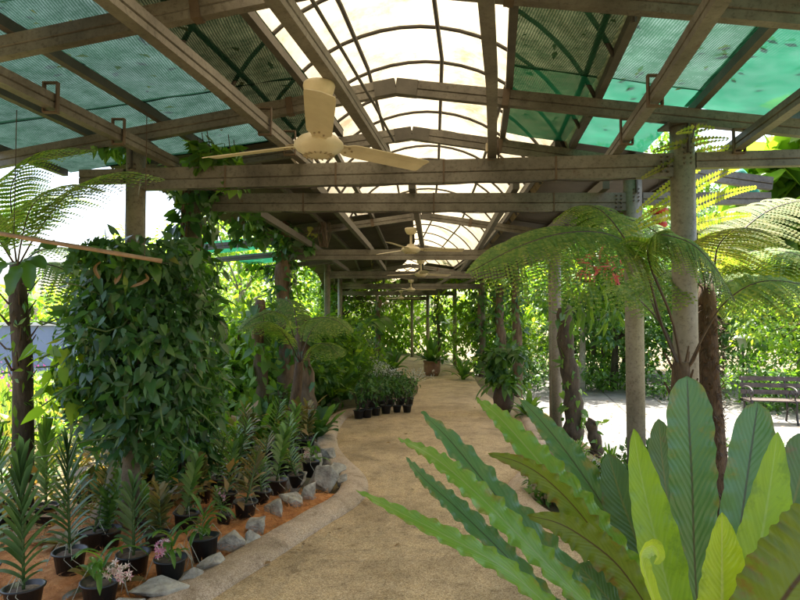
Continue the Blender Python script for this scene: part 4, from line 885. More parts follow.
# variegated low plants in the bed
def rosette(name, label, cat, loc, n, L, hw, mat, rise=(.4, 1.2), droop=(.3, .8), grp=None, z=.02, fold=.3, seed=None, seg=8):
    r = thing(name, label, cat, (0, 0, 0), grp); lv = MB()
    for k in range(n): leaf_strip(lv, (random.uniform(-.03, .03)*L, random.uniform(-.03, .03)*L, z), k*2.4+random.uniform(-.3, .3), L*random.uniform(.7, 1.15), random.uniform(*rise), random.uniform(*droop), hw*random.uniform(.8, 1.2), seg, fold)
    lv.build('foliage', mat, r, True); r.location = loc
    return r
for px, py, lab in ((105, 590, 'speckled green ground plant spreading left of the front flower pots'), (70, 545, 'spotted ground plant beneath the large swept-leaf orchid'), (130, 510, 'bronze ground plant under the left of the vine mass'), (210, 470, 'croton with orange-green leaves right of the vine mass foot')):
    q = G(px, py, .03); rosette('ground_plant', lab, 'plant', (q.x, q.y, .03), 16, .30, .035, 'croton_leaf', (.2, 1.0), (.2, .5), 'low plants in the orchid bed')
q = G(40, 480, .03)
# white paper tag by the trunk
b = MB(); w = P(20, 478, 4.3); b.add([w+Vector((-.05, 0, .05)), w+Vector((.05, .02, .07)), w+Vector((.01, .01, -.07))], [(0, 1, 2)]); b.add([w+Vector((-.05, .003, .05)), w+Vector((.05, .023, .07)), w+Vector((.01, .013, -.07))], [(2, 1, 0)])
b.tube([w+Vector((.01, .006, -.06)), w+Vector((.01, .006, -w.z))], .003, 5)
tag(b.build('plant_tag', 'white_plastic'), 'white triangular plant tag on a stick near the dark fern trunk', 'plant tag')

# ------------------------------------------------------------------ rocks along the kerb
def rock(q, s, seed):
    rnd = random.Random(seed); bm = bmesh.new()
    for k in range(10):
        v = Vector((rnd.gauss(0, 1), rnd.gauss(0, 1), rnd.gauss(0, 1))).normalized(); bm.verts.new((v.x*s[0]*rnd.uniform(.85, 1.1), v.y*s[1]*rnd.uniform(.85, 1.1), v.z*s[2]*rnd.uniform(.85, 1.1)))
    res = bmesh.ops.convex_hull(bm, input=bm.verts[:]); bmesh.ops.delete(bm, geom=[e for e in res['geom_interior'] if isinstance(e, bmesh.types.BMVert)], context='VERTS')
    bmesh.ops.recalc_face_normals(bm, faces=bm.faces[:])
    bmesh.ops.bevel(bm, geom=bm.edges[:], offset=min(s)*.05, segments=1, affect='EDGES')
    bmesh.ops.triangulate(bm, faces=bm.faces[:]); bmesh.ops.subdivide_edges(bm, edges=bm.edges[:], cuts=3, use_grid_fill=True)
    for v in bm.verts: v.co += v.co.normalized()*(.010*noise.noise(v.co*22+Vector((seed, 0, 0)))+.012*noise.noise(v.co*9+Vector((0, seed, 0))))
    me = bpy.data.meshes.new('rock'); bm.to_mesh(me); bm.free(); o = link('rock', me, 'rock'); o.location = q; o.rotation_euler = (rnd.uniform(-.2, .2), rnd.uniform(-.2, .2), rnd.uniform(0, 3)); return o
ORD = ['first', 'second', 'third', 'fourth', 'fifth', 'sixth', 'seventh', 'eighth', 'ninth', 'tenth', 'eleventh', 'twelfth', 'thirteenth', 'fourteenth', 'fifteenth', 'sixteenth', 'seventeenth']
RK = [(150, 606, .10, .06, .05), (183, 594, .10, .07, .06), (213, 578, .08, .07, .06), (232, 570, .10, .06, .05), (252, 548, .075, .055, .06), (268, 530, .09, .06, .05), (262, 545, .06, .04, .05), (285, 514, .08, .06, .05), (301, 506, .09, .06, .06), (315, 500, .10, .08, .09), (306, 488, .06, .08, .08), (332, 488, .10, .08, .10), (343, 478, .09, .07, .08), (325, 470, .07, .06, .07), (338, 462, .10, .06, .07), (322, 456, .10, .07, .06), (350, 486, .05, .05, .05)]
for i, (px, py, a, b_, c_) in enumerate(RK):
    q = G(px-(16 if i < 5 else 8), py-6, .05); o = rock((q.x, q.y, .04+c_*.45), (a*1.8, b_*1.6, c_*1.8), 90+i)
    tag(o, ORD[i]+' rough grey rock counted from the front of the border lining the left kerb', 'rock', 'rocks bordering the orchid bed')

# ------------------------------------------------------------------ mid-left planting
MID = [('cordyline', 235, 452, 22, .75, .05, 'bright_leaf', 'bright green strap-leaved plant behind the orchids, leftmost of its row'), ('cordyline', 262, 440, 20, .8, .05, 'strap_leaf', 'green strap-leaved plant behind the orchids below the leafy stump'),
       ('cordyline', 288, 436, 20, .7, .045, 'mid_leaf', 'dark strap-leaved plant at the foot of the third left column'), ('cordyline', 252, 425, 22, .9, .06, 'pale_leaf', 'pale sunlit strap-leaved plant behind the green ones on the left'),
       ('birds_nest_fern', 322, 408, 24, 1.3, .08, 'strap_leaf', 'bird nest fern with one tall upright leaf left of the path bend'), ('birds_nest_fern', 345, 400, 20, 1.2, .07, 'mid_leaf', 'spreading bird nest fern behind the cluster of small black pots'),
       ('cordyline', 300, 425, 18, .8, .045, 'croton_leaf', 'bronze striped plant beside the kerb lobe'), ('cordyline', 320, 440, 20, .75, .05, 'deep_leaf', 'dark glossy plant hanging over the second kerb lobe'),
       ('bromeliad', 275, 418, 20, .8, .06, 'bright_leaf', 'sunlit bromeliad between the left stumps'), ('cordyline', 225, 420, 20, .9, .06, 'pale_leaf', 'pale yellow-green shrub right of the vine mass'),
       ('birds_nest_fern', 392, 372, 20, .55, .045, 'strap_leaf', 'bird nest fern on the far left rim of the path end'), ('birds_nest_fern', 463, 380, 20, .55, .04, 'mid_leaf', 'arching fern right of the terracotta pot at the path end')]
for nm, px, py, n, L, hw, mat, lab in MID:
    q = G(px, py, 0); s = q.y/9
    rosette(nm, lab, 'plant' if nm == 'cordyline' else nm.split('_')[-1], (q.x, q.y, .0), n+8, L*max(1, s*.9), hw*max(1, s*.8), mat, (.6, 1.35), (.15, .6))
def shrub(name, label, cat, c, rx, H, n_cl, per, size, mat, z0=0, tmpl=TL, mat2=None, stem='stem_dark', droop=.3, cr=.45, grp=None):
    if not offpath(c[0], c[1], rx+.15):
        s_ = -1 if c[0] < cx(c[1]) else 1
        for _ in range(12):
            if offpath(c[0], c[1], rx*.9+.2): break
            c = (c[0]+s_*.12, c[1])
    t = thing(name, label, cat, (c[0], c[1], z0), grp); cl = []; b = MB()
    for k in range(n_cl):
        a = random.uniform(0, 6.28); r = rx*random.uniform(.1, .85); z = z0+H*random.uniform(.3, .92); r *= (1-.5*max(0, (z-z0)/H-.6)/.4)
        p = Vector((c[0]+r*math.cos(a), c[1]+r*math.sin(a), z)); cl.append((*p, rx*cr*random.uniform(.7, 1.2)))
        if k % 2 == 0: b.tube(smooth_path([(c[0]+random.uniform(-.08, .08), c[1]+random.uniform(-.08, .08), z0-.02), (c[0]+(p.x-c[0])*.4, c[1]+(p.y-c[1])*.4, z0+(z-z0)*.55), p], 6), [.018*H*(1-.1*j) for j in range(7)], 6)
    b.build('stem', stem, t)['kind'] = 'stuff'
    npmesh('foliage', [cloud(cl, per, size, tmpl, droop)], mat, t)
    if mat2: npmesh('sunlit_foliage' if False else 'lit_foliage', [cloud(cl[:max(2, n_cl//3)], per//2, size*.9, tmpl, droop, 1.15)], mat2, t)  # lighter leaf copy, sunlight put into the foliage colour
    return t
def gp(px, py, z=0): q = G(px, py, z); return (q.x, q.y)
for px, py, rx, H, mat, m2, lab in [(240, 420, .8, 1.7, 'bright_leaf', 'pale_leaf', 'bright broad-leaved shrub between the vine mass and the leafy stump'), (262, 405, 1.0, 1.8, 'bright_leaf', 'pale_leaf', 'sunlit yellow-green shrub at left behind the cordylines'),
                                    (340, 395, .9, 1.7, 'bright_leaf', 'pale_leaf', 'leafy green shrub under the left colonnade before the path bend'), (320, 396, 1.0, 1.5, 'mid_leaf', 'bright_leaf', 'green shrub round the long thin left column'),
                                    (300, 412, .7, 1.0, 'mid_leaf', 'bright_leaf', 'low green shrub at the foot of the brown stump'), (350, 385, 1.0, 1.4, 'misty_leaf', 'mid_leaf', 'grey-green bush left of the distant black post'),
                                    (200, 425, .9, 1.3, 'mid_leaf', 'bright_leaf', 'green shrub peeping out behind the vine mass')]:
    shrub('shrub', lab, 'shrub', gp(px, py), rx, H, 16, 90, .17, mat, 0, TL, m2)  # bright leaf colours make up for the weak light under the roof
# small fern fronds by the left columns
lf = thing('tree_fern', 'small tree fern with drooping olive fronds before the long thin left columns', 'tree fern', (-1.45, 7.6, 0))
b = MB(); b.tube([(-1.45, 7.6, 0), P(296, 400, 7.6), P(300, 362, 7.6)], [.08, .07, .05], 10); b.build('trunk', 'fibre', lf, True)
K3 = (300, 362, 7.6)
for pts in ([K3, (290, 325, 7.5), (276, 312, 7.3), (255, 318, 7.1), (238, 332, 7.0)], [K3, (305, 325, 7.4), (318, 318, 7.2), (335, 320, 7.0), (352, 332, 6.9)], [K3, (285, 335, 7.2), (268, 322, 6.8), (250, 326, 6.4)],
            [K3, (312, 330, 7.8), (330, 318, 8.1), (352, 326, 8.4)], [K3, (296, 320, 8.0), (290, 302, 8.4), (275, 298, 8.9)], [K3, (314, 345, 7.4), (328, 345, 7.1), (340, 356, 6.9)]):
    fr(lf, pts, .27, 'fern_leaf', pairs=20, pinn=14, sag=.5, first=.2, pw=.04)
# ------------------------------------------------------------------ cluster of small black pots
def make_small_pot():
    r = thing('potted_shrub', '', 'potted plant'); b = MB(); pot_mesh(b, .085, .13); b.build('pot', 'pot_plastic', r, True)
    b = MB(); cl = []
    for k in range(5):
        a = k*1.25; p = (.09*math.cos(a), .09*math.sin(a), random.uniform(.3, .52)); b.tube([(0, 0, .1), (p[0]*.5, p[1]*.5, .25), p], .006, 4); cl.append((*p, .11))
    b.build('stem', 'stem_dark', r)['kind'] = 'stuff'; npmesh('foliage', [cloud(cl+[(0, 0, .3, .13)], 20, .09, TL, .2)], 'deep_leaf', r)
    return r
sp = make_small_pot(); first = True; k = 0
CL = [(359, 417), (367, 416), (376, 414), (386, 412), (397, 411), (407, 411), (363, 409), (372, 408), (381, 406), (391, 405), (401, 404), (409, 404), (368, 402), (378, 400), (388, 399), (398, 398), (375, 395), (385, 394)]
for px, py in CL:
    q = G(px, py+1.5, 0); inside = py >= 411
    o = place(sp, (q.x, q.y, .015), random.uniform(0, 6), random.uniform(.9, 1.15), 'dark-leaved shrub in black pot, front line of the cluster by the path bend' if inside else 'dark-leaved shrub in black pot, rear rows of the cluster by the path bend', first); first = False
    o['group'] = 'small black pots by the path bend, front line' if inside else 'small black pots by the path bend, rear rows'
for px, py, lab in ((378, 372, 'spray of small white flowers above the black pot cluster'), (415, 382, 'white-flowered ground plant on the far left rim of the path')):
    q = G(px, 402 if px == 378 else 383, 0); t = thing('flowering_plant', lab, 'flowers', (q.x, q.y, 0)); b = MB(); zz = .55 if px == 378 else .1
    pos = []
    for k in range(26):
        a = random.uniform(0, 6.28); r = random.uniform(.05, .5); p = Vector((q.x+r*math.cos(a), q.y+r*math.sin(a)*.5, zz+random.uniform(0, .25))); b.tube([(q.x, q.y, .02), p], .004, 4); pos.append((*p, .06))
    b.build('stem', 'stem_green', t)['kind'] = 'stuff'; npmesh('flower', [cloud(pos, 12, .045, TD, -.2)], 'white_petal', t)
# ------------------------------------------------------------------ far pot with fern, urn planter
q = G(432, 376, 0); t = thing('potted_fern', 'round terracotta pot with arching bird nest fern standing in the middle of the far path', 'potted plant', (q.x, q.y, .02))
b = MB(); b.lathe((q.x, q.y, .015), [(0, 0), (.18, 0), (.235, .12), (.25, .3), (.235, .38), (.26, .4), (.26, .44), (.22, .44), (.2, .38), (0, .38)], 24); b.build('pot', 'terracotta', t, True)
b = MB()
for k in range(46): leaf_strip(b, (q.x, q.y, .36), k*2.4, random.uniform(.6, 1.15), random.uniform(.5, 1.4), random.uniform(.15, .6), .055, 8, .25)
b.build('foliage', 'strap_leaf', t, True)
q = G(503, 412, 0); t = thing('urn_planter', 'rounded dark urn with hanging creeper at the right rim of the path', 'planter', (q.x, q.y, .0))
b = MB(); b.lathe((q.x, q.y, .0), [(0, 0), (.11, 0), (.17, .12), (.19, .26), (.16, .40), (.12, .46), (.14, .5), (.11, .5), (.1, .46), (0, .45)], 24); b.build('pot', 'urn_clay', t, True)
npmesh('foliage', [cloud([(q.x+random.uniform(-.3, .3), q.y+random.uniform(-.3, .3), random.uniform(.45, 1.1), .17) for _ in range(12)], 30, .13, TH, .9)], 'deep_leaf', t)
b = MB()
for k in range(26): leaf_strip(b, (q.x, q.y, .48), k*2.4, random.uniform(.4, .75), random.uniform(.2, 1.3), random.uniform(.5, 1.0), .045, 8, .25)
b.build('strap_foliage', 'mid_leaf', t, True)
for px, py, L, mat, nm, lab in [(528, 420, .55, 'mid_leaf', 'birds_nest_fern', 'dark arching fern on the foot of the urn column'), (548, 445, .33, 'mid_leaf', 'grass_tuft', 'thin-leaved tuft at the edge of the round kerb on the right'), (575, 458, .33, 'strap_leaf', 'grass_tuft', 'green grassy tuft beside the epiphyte trunk foot'),
                           (545, 470, .3, 'deep_leaf', 'grass_tuft', 'low dark tuft in the round soil patch right of the path'), (608, 470, .4, 'mid_leaf', 'grass_tuft', 'grassy tuft between the epiphyte trunk and the second right column'),
                           (720, 470, .6, 'strap_leaf', 'grass_tuft', 'grassy plant behind the tall blue-green fronds right of the taller tree fern'), (760, 465, .6, 'mid_leaf', 'grass_tuft', 'leafy tuft before the bench, behind the lime fronds')]:
    q = G(px, py, -.05); rosette(nm, lab, 'plant', (q.x, q.y, gz(q.x, q.y)-.03), 44, L, .012 if nm == 'grass_tuft' else .04, mat, (.5, 1.45), (.2, .8))
for px, py, rx, H, mat, m2, lab in [(600, 498, .35, .3, 'deep_leaf', 'mid_leaf', 'dark low shrub behind the left-leaning fronds of the giant fern'), (560, 500, .3, .3, 'mid_leaf', None, 'small leafy ground shrub near the right kerb'), (650, 490, .4, .4, 'deep_leaf', 'mid_leaf', 'dark undergrowth shrub at the foot of the first tree fern'),
                                    (780, 500, .4, .4, 'deep_leaf', 'mid_leaf', 'dark undergrowth shrub behind the rightmost fronds'), (700, 500, .4, .5, 'deep_leaf', None, 'dark undergrowth shrub between the two tree fern trunks')]:
    q = G(px, py, 0); shrub('shrub', lab, 'shrub', (q.x, q.y), rx, H, 14, 60, .09, mat, 0, TL, m2)
t = thing('peace_lily', 'small plant with one upright white bloom behind the giant fern', 'plant', (*gp(590, 495), 0)); q = G(590, 495)
b = MB()
for k in range(14): leaf_strip(b, (q.x, q.y, .0), k*2.4, random.uniform(.25, .4), random.uniform(.7, 1.3), .4, .03, 8, .25)
b.build('foliage', 'deep_leaf', t, True); w = P(590, 470, q.y-.05); b = MB(); b.tube([(q.x, q.y, 0), w], .004, 5); st = b.build('flower_stalk', 'stem_green', t)
strap('bloom', [w, w+Vector((.01, -.02, .05)), w+Vector((.02, 0, .12))], .03, 'white_petal', t, (.2, -1, 0), 10, .1, .5, .3, .4)

# ------------------------------------------------------------------ hanging things
t = thing('bamboo_pole', 'thin pinkish bamboo pole hanging aslant under the left roof edge', 'pole', P(80, 246, 3.9)); a, c = P(-15, 231, 3.9), P(161, 261, 4.0); b = MB(); b.tube([a.lerp(c, k/12) for k in range(13)], [.014*(1.12 if k % 3 == 0 else 1) for k in range(13)], 10)
b.build('cane', 'bamboo', t, True); b = MB()
for s_ in (.15, .9): q = a.lerp(c, s_); b.tube([q, (q.x, q.y, TIEZ+.3)], .003, 5); 
b.build('cord', 'stem_dark', t)
t = thing('hanging_orchid', 'coral pink flower cluster with long hanging leaves under the right roof edge', 'hanging plant', P(600, 268, 6.5)); q = P(600, 262, 6.5); b = MB()
b.tube([(q.x, q.y, 2.95), q], .004, 5); b.build('hanger', 'stem_dark', t)
npmesh('flower', [cloud([(q.x+.02, q.y, q.z+.02, .14), (q.x-.12, q.y, q.z-.06, .1), (q.x+.14, q.y, q.z-.08, .1)], 22, .14, TLONG, .4)], 'coral_petal', t)
npmesh('foliage', [cloud([(q.x+random.uniform(-.3, .3), q.y, q.z-random.uniform(.2, .6), .16) for _ in range(7)], 16, .22, TLONG, 1.6)], 'mid_leaf', t)
t = thing('hanging_lantern', 'red and white striped hanging ornament between the two nearest right columns', 'ornament', P(661, 212, 5.8)); q = P(661, 205, 5.8)
for k in range(5): b = MB(); b.lathe((q.x, q.y, q.z-.02-k*.065), [(0, 0), (.075-.006*k, -.01), (.085-.006*k, -.035), (.07-.006*k, -.06), (0, -.065)], 14); b.build('red_band' if k % 2 == 0 else 'white_band', 'red_plastic' if k % 2 == 0 else 'white_plastic', t, True)
b = MB(); b.tube([(q.x, q.y, q.z-.02), (q.x, q.y, 3.0)], .003, 5); b.build('cord', 'stem_dark', t)
t = thing('netting_roll', 'bundled roll of green netting hanging curved behind the bright fern fronds', 'netting', P(752, 195, 6.0)); b = MB(); b.tube(smooth_path([P(738, 172, 6.0), P(748, 182, 6.0), P(756, 200, 6.0), P(758, 218, 6.0)], 14), [.07*(1+.1*math.sin(k)) for k in range(15)], 12); b.build('roll', 'green_cloth', t, True)
b = MB(); q = P(740, 172, 6.0); b.tube([q, (q.x, q.y, 2.9)], .005, 5); b.build('cord', 'stem_dark', t)
# vines trailing from the beams
def trail(px, py, Y, n, L, label, mat='vine_leaf', size=.1):
    q = P(px, py, Y); t = thing('hanging_vine', label, 'vine', q); b = MB(); cl = []
    for k in range(n):
        x = q.x+random.uniform(-.22, .22)*Y/6; y = q.y+random.uniform(-.2, .2); l = L*random.uniform(.4, 1); b.tube([(x, y, q.z+.1), (x+.03, y, q.z-l*.5), (x-.02, y, q.z-l)], .004, 4)
        cl += [(x+random.uniform(-.03, .03), y, q.z-l*s_, .07) for s_ in (.0, .25, .5, .75, 1)]
    b.build('stem', 'stem_dark', t)['kind'] = 'stuff'; npmesh('foliage', [cloud(cl, 7, size, TH, .8)], mat, t)
trail(256, 222, 7.5, 4, .4, 'vine tangle trailing from the beam left of the third crossbeam'); trail(300, 238, 9.4, 3, .4, 'short vine wisps hanging at the left end of the third crossbeam'); trail(232, 200, 6.5, 3, .5, 'vine wisps hanging just right of the vine-clad second column')
trail(598, 215, 5.6, 5, .3, 'small fern wisps hanging at the right end of the second crossbeam', 'mid_leaf', .08); trail(210, 150, 4.7, 6, .28, 'vine sprig dangling from the nearest crossbeam left end', 'mid_leaf', .09)
t = thing('hanging_root', 'reddish brown hanging root ball under the beam left of the second fan', 'hanging plant', P(324, 232, 9.0)); q = P(324, 232, 9.0); b = MB()
for k in range(26): a = random.uniform(0, 6.28); r = random.uniform(.02, .09); b.tube([(q.x+r*math.cos(a), q.y+r*math.sin(a), q.z+.15), (q.x+r*1.4*math.cos(a+.5), q.y+r*1.4*math.sin(a+.5), q.z), (q.x+r*math.cos(a+1), q.y+r*math.sin(a+1), q.z-.22)], .007, 4)
b.build('root', 'rust', t)['kind'] = 'stuff'
npmesh('dry_leaf', [cloud([(q.x-.12, q.y, q.z-.02, .1)], 6, .12, TH)], 'fern_tip_leaf', t)

# ------------------------------------------------------------------ bench, lamp, marker
def bench(loc, rz, label):
    r = thing('park_bench', label, 'bench', loc); r.location = (0, 0, 0); W = 2.3
    for x in (-W/2, -W/6, W/6, W/2):
        b = MB(); b.tube(smooth_path([(x, -.30, 0), (x, -.25, .18), (x, -.27, .36), (x, -.27, .42)], 10), .020, 8); b.tube(smooth_path([(x, .26, 0), (x, .2, .18), (x, .2, .4), (x, .27, .62), (x, .32, .86)], 12), .020, 8)
        b.tube([(x, -.28, .41), (x, .2, .40)], .018, 8); b.tube(smooth_path([(x, -.25, .20), (x, 0, .30), (x, .2, .20)], 8), .014, 6)
        arm = [(x, .25, .64), (x, .1, .68), (x, -.12, .68), (x, -.27, .64), (x, -.30, .56), (x, -.24, .52), (x, -.19, .56), (x, -.22, .60)]; b.tube(smooth_path(arm, 24), .018, 8); b.tube(smooth_path([(x, -.27, .42), (x, -.18, .47), (x, -.25, .53)], 6), .014, 6)
        b.tube([(x+.06*math.cos(a), -.0+.07*math.sin(a)*1.0, .54+.07*math.cos(a)) if False else (x, .0+.08*math.cos(a), .54+.07*math.sin(a)) for a in np.linspace(0, 2*PI, 15)], .010, 6, False)
        b.build('iron_frame', 'iron', r, True)
    for k in range(5): b = MB(); b.box((0, -.22+k*.1, .435), (W+.1, .075, .025)); b.build('seat_slat', 'bench_wood', r)
    for k in range(3): b = MB(); b.box((0, .235+k*.035, .56+k*.13), (W+.1, .024, .085), Matrix.Rotation(-.25, 3, 'X')); b.build('back_slat', 'bench_wood', r)
    r.location = loc; r.rotation_euler = (0, 0, rz); return r
bench((7.95, 11.6, -.35), -.22, 'long cast iron bench with curled arms and sun-dapple coloured slats at the plaza edge')
q = P(742, 350, 15); lp = thing('garden_lamp', 'short black post lamp with pale lantern head behind the bench', 'lamp', (q.x, q.y, -.37)); b = MB(); b.tube([(q.x, q.y, -.4), (q.x, q.y, .93)], .028, 10); b.lathe((q.x, q.y, -.37), [(.09, 0), (.09, .1), (.04, .16)], 12); b.build('post', 'iron', lp, True)
b = MB(); b.lathe((q.x, q.y, .93), [(.04, 0), (.09, .02), (.15, .27), (.0, .27)], 6); b.build('lamp_glass', 'lamp_glass', lp)
b = MB(); b.lathe((q.x, q.y, 1.2), [(.16, 0), (.24, .0), (.20, .04), (.06, .09), (0, .10)], 6); b.build('lamp_cap', 'white_plastic', lp)
b = MB(); w = P(697, 370, 12); b.tube([(w.x, w.y, -.36), (w.x, w.y, w.z)], .03, 8); b.lathe((w.x, w.y, w.z), [(.05, 0), (.05, .05), (0, .08)], 10); tag(b.build('marker_post', 'orange_paint', None, True), 'short orange post between the two tree fern trunks', 'post')

# ------------------------------------------------------------------ blue wall, flowers before it
t = thing('garden_wall', 'low blue-grey painted wall behind the slender fern tree on the left', 'wall', (-10, 12.5, 0)); b = MB(); b.box((-9.5, 12.6, .72), (9.0, .18, 1.62)); b.build('wall_face', 'blue_wall', t); b = MB(); b.box((-9.5, 12.6, 1.56), (9.1, .28, .07)); b.build('coping', 'white_plastic', t)
n = 3600; pos = np.c_[RNG.uniform(-8.5, -3.4, n), RNG.uniform(7.0, 10.5, n), RNG.uniform(0, .35, n)]
tag(npmesh('tall_grass', [inst(TLONG, pos, np.c_[RNG.normal(size=(n, 2))*.35, np.ones(n)], np.c_[RNG.normal(size=(n, 2)), np.full(n, .2)], np.c_[RNG.uniform(.1, .25, n), RNG.uniform(.3, .7, n), RNG.uniform(.2, .5, n)])], 'pale_leaf'), 'sunlit pale grass and weeds in front of the blue wall', 'grass', kind='stuff')
n = 500; pos = np.c_[RNG.uniform(-7.5, -4.0, n), RNG.uniform(7.2, 10, n), RNG.uniform(.45, .95, n)]
tag(npmesh('bougainvillea', [inst(TL, pos[:320], rdir(320), rdir(320), RNG.uniform(.05, .09, 320))], 'magenta_petal'), 'magenta blossoms scattered over the grass before the blue wall', 'flowers', kind='stuff')

# ------------------------------------------------------------------ trees and the wood behind
def tree(label, loc, H, R, mat, mat2=None, n_cl=40, per=110, size=.2, trunk='bark_brown', tr=.12, z0=0, tmpl=TL, lo=.35, name='broadleaf_tree', lean=0, cr=.3):
    t = thing(name, label, 'tree', (loc[0], loc[1], z0)); b = MB(); x, y = loc; top = Vector((x+lean, y, z0+H*.8))
    tp = smooth_path([(x, y, z0-.1), (x+lean*.3+.05*H*.3, y, z0+H*.35), top], 10); b.tube(tp, [tr*(1-.07*k) for k in range(11)], 9); cl = []
    for k in range(n_cl):
        a = random.uniform(0, 6.28); zz = random.uniform(lo, 1.0); r = R*math.sqrt(random.uniform(.05, 1))*(1-.55*abs(zz-.62)/.4*.8); p = Vector((x+lean*zz+r*math.cos(a), y+r*math.sin(a), z0+H*zz)); cl.append((*p, R*cr*random.uniform(.6, 1.2)))
        if k % 2 == 0:
            s = tp[min(10, int(3+zz*6))]; b.tube(smooth_path([s, s.lerp(p, .5)+Vector((0, 0, .12*R)), p], 5), [tr*.35*(1-.15*j) for j in range(6)], 5)
    b.build('trunk', trunk, t, True); k2 = int(n_cl*.6)
    npmesh('crown', [cloud(cl[:k2] if mat2 else cl, per, size, tmpl)], mat, t)
    if mat2: npmesh('bright_crown', [cloud(cl[k2:], per, size, tmpl)], mat2, t)
    return t
TR = [('bright yellow-green tree at the far right edge behind the bench', (9.6, 13.8), 4.6, 2.0, 'bright_leaf', 'pale_leaf', 60, 90, .16, 'bark_brown', .1, -.36, TL, .2),
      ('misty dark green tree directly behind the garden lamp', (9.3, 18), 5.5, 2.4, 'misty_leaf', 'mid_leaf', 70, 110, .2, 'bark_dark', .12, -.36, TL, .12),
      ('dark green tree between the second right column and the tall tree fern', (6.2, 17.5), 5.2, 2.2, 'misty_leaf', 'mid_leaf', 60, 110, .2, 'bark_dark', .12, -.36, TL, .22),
      ('pale forked small tree seen through the right colonnade with bright crown', (5.1, 17.0), 4.6, 1.7, 'mid_leaf', 'bright_leaf', 44, 80, .2, 'bark_pale', .12, -.36, TL, .45),
      ('bright broad-leaved tree rising over the roof edge at upper right', (6.6, 8.8), 5.2, 1.5, 'bright_leaf', 'pale_leaf', 40, 46, .42, 'bark_brown', .1, -.36, TH, .55),
      ('bushy green tree beyond the right colonnade, left of the pale forked tree', (3.2, 20.5), 4.8, 2.0, 'bright_leaf', 'pale_leaf', 56, 100, .22, 'bark_brown', .12, -.36, TL, .1),
      ('leafy tree standing at the far end left of the path', (-2.6, 26), 5.2, 2.4, 'mid_leaf', 'bright_leaf', 60, 100, .26, 'bark_brown', .12, 0, TL, .1),
      ('pale sunlit tree behind the leafy stump on the left', (-3.9, 14.5), 4.3, 1.7, 'pale_leaf', 'bright_leaf', 60, 110, .17, 'bark_pale', .09, 0, TL, .15),
      ('airy pale tree right of the blue wall on the left', (-6.2, 15.2), 4.1, 1.7, 'pale_leaf', 'bright_leaf', 60, 90, .17, 'bark_pale', .08, 0, TL, .1),
      ('small bright tree directly behind the big vine mass on the left', (-4.1, 9.3), 2.7, 1.0, 'bright_leaf', 'pale_leaf', 34, 80, .15, 'bark_brown', .06, 0, TL, .2),
      ('tall dark tree at the far right beyond the yellow-green one', (13.5, 20), 7.5, 3.2, 'mid_leaf', 'bright_leaf', 60, 120, .28, 'bark_dark', .15, -.36, TL, .15),
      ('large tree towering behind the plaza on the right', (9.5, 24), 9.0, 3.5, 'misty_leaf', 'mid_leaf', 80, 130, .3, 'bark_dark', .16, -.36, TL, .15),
      ]
for lab, loc, H, R, m1, m2, ncl, per, sz, tk, tr_, z0, tm, lo in TR: tree(lab, loc, H, R, m1, m2, ncl, per, sz, tk, tr_, z0, tm, lo)
for k, (px, Y, top) in enumerate([(590, 20.5, 300), (600, 21, 290), (611, 20, 310), (622, 21.5, 300), (572, 21, 310)]):
    x = (px-400)/F*Y; b = MB(); b.tube(smooth_path([(x, Y, -.4), (x+.1, Y, 1.0), (x-.05+.1*k, Y, 3.0)], 8), .07, 7)
    t = thing('slender_tree', ORD[k]+' thin dark trunk from the left in the grove beyond the plaza' if k < 4 else 'thin dark trunk left of the grove trunks beyond the plaza', 'tree', (x, Y, -.36), None); b.build('trunk', 'bark_dark', t, True)
    npmesh('crown', [cloud([(x+random.uniform(-.6, .6), Y+random.uniform(-.5, .5), random.uniform(1.9, 3.6), .4) for _ in range(12)], 45, .22, TL)], 'mid_leaf', t)
# banana plants at the far end
def banana(px, py, s, label):
    q = G(px, py); t = thing('banana_plant', label, 'plant', (q.x, q.y, 0)); b = MB(); b.tube([(q.x, q.y, 0), (q.x, q.y, .9*s)], [.1*s, .07*s], 10); b.build('stem', 'stem_green', t, True)
    for k in range(9):
        a = k*2.4; d = Vector((math.cos(a), math.sin(a), 0)); c = Vector((q.x, q.y, .8*s)); L = random.uniform(1.1, 1.6)*s; strap('leaf', [c, c+d*L*.3+Vector((0, 0, L*.5)), c+d*L*.75+Vector((0, 0, L*.65)), c+d*L*1.1+Vector((0, 0, L*.4))], .15*s, 'mid_leaf', t, (0, -.3, 1), 16, .15, .25, .4, .75, k, m=4)
banana(505, 366, 1.3, 'banana plant with broad pale leaves right of the far path end'); banana(455, 361, 1.0, 'banana plant behind the terracotta pot'); banana(360, 362, 1.0, 'banana plant at the far left beyond the path'); banana(345, 372, .9, 'banana plant beside the grey-green bush')
# undergrowth bands and the wood (masses nobody could count)
def wood(name, label, pts, H, n, size, mats, r=.9, zmin=.1, z0=-.3):
    obs = []
    cl = []
    for k in range(n):
        i = random.random()*(len(pts)-1); a = int(i); f_ = i-a; x = pts[a][0]*(1-f_)+pts[a+1][0]*f_+random.gauss(0, .9); y = pts[a][1]*(1-f_)+pts[a+1][1]*f_+random.gauss(0, 1.0)
        if not offpath(x, y, .35+r*1.0): continue
        cl.append((x, y, z0+H*(zmin+(1-zmin)*random.random()**1.1), r*random.uniform(.5, 1.2)))
    for j, (m, per) in enumerate(mats):
        o = npmesh(name, [cloud(cl[j::len(mats)], per, size, TL)], m); tag(o, label[j], 'foliage', kind='stuff')
wood('far_wood', ['mass of green tropical foliage closing the view beyond the plaza', 'lighter foliage mixed through the wood beyond the plaza'], [(4, 23.5), (8, 23), (13, 21), (17, 16), (17, 10)], 6.5, 240, .30, [('misty_leaf', 90), ('mid_leaf', 90)])
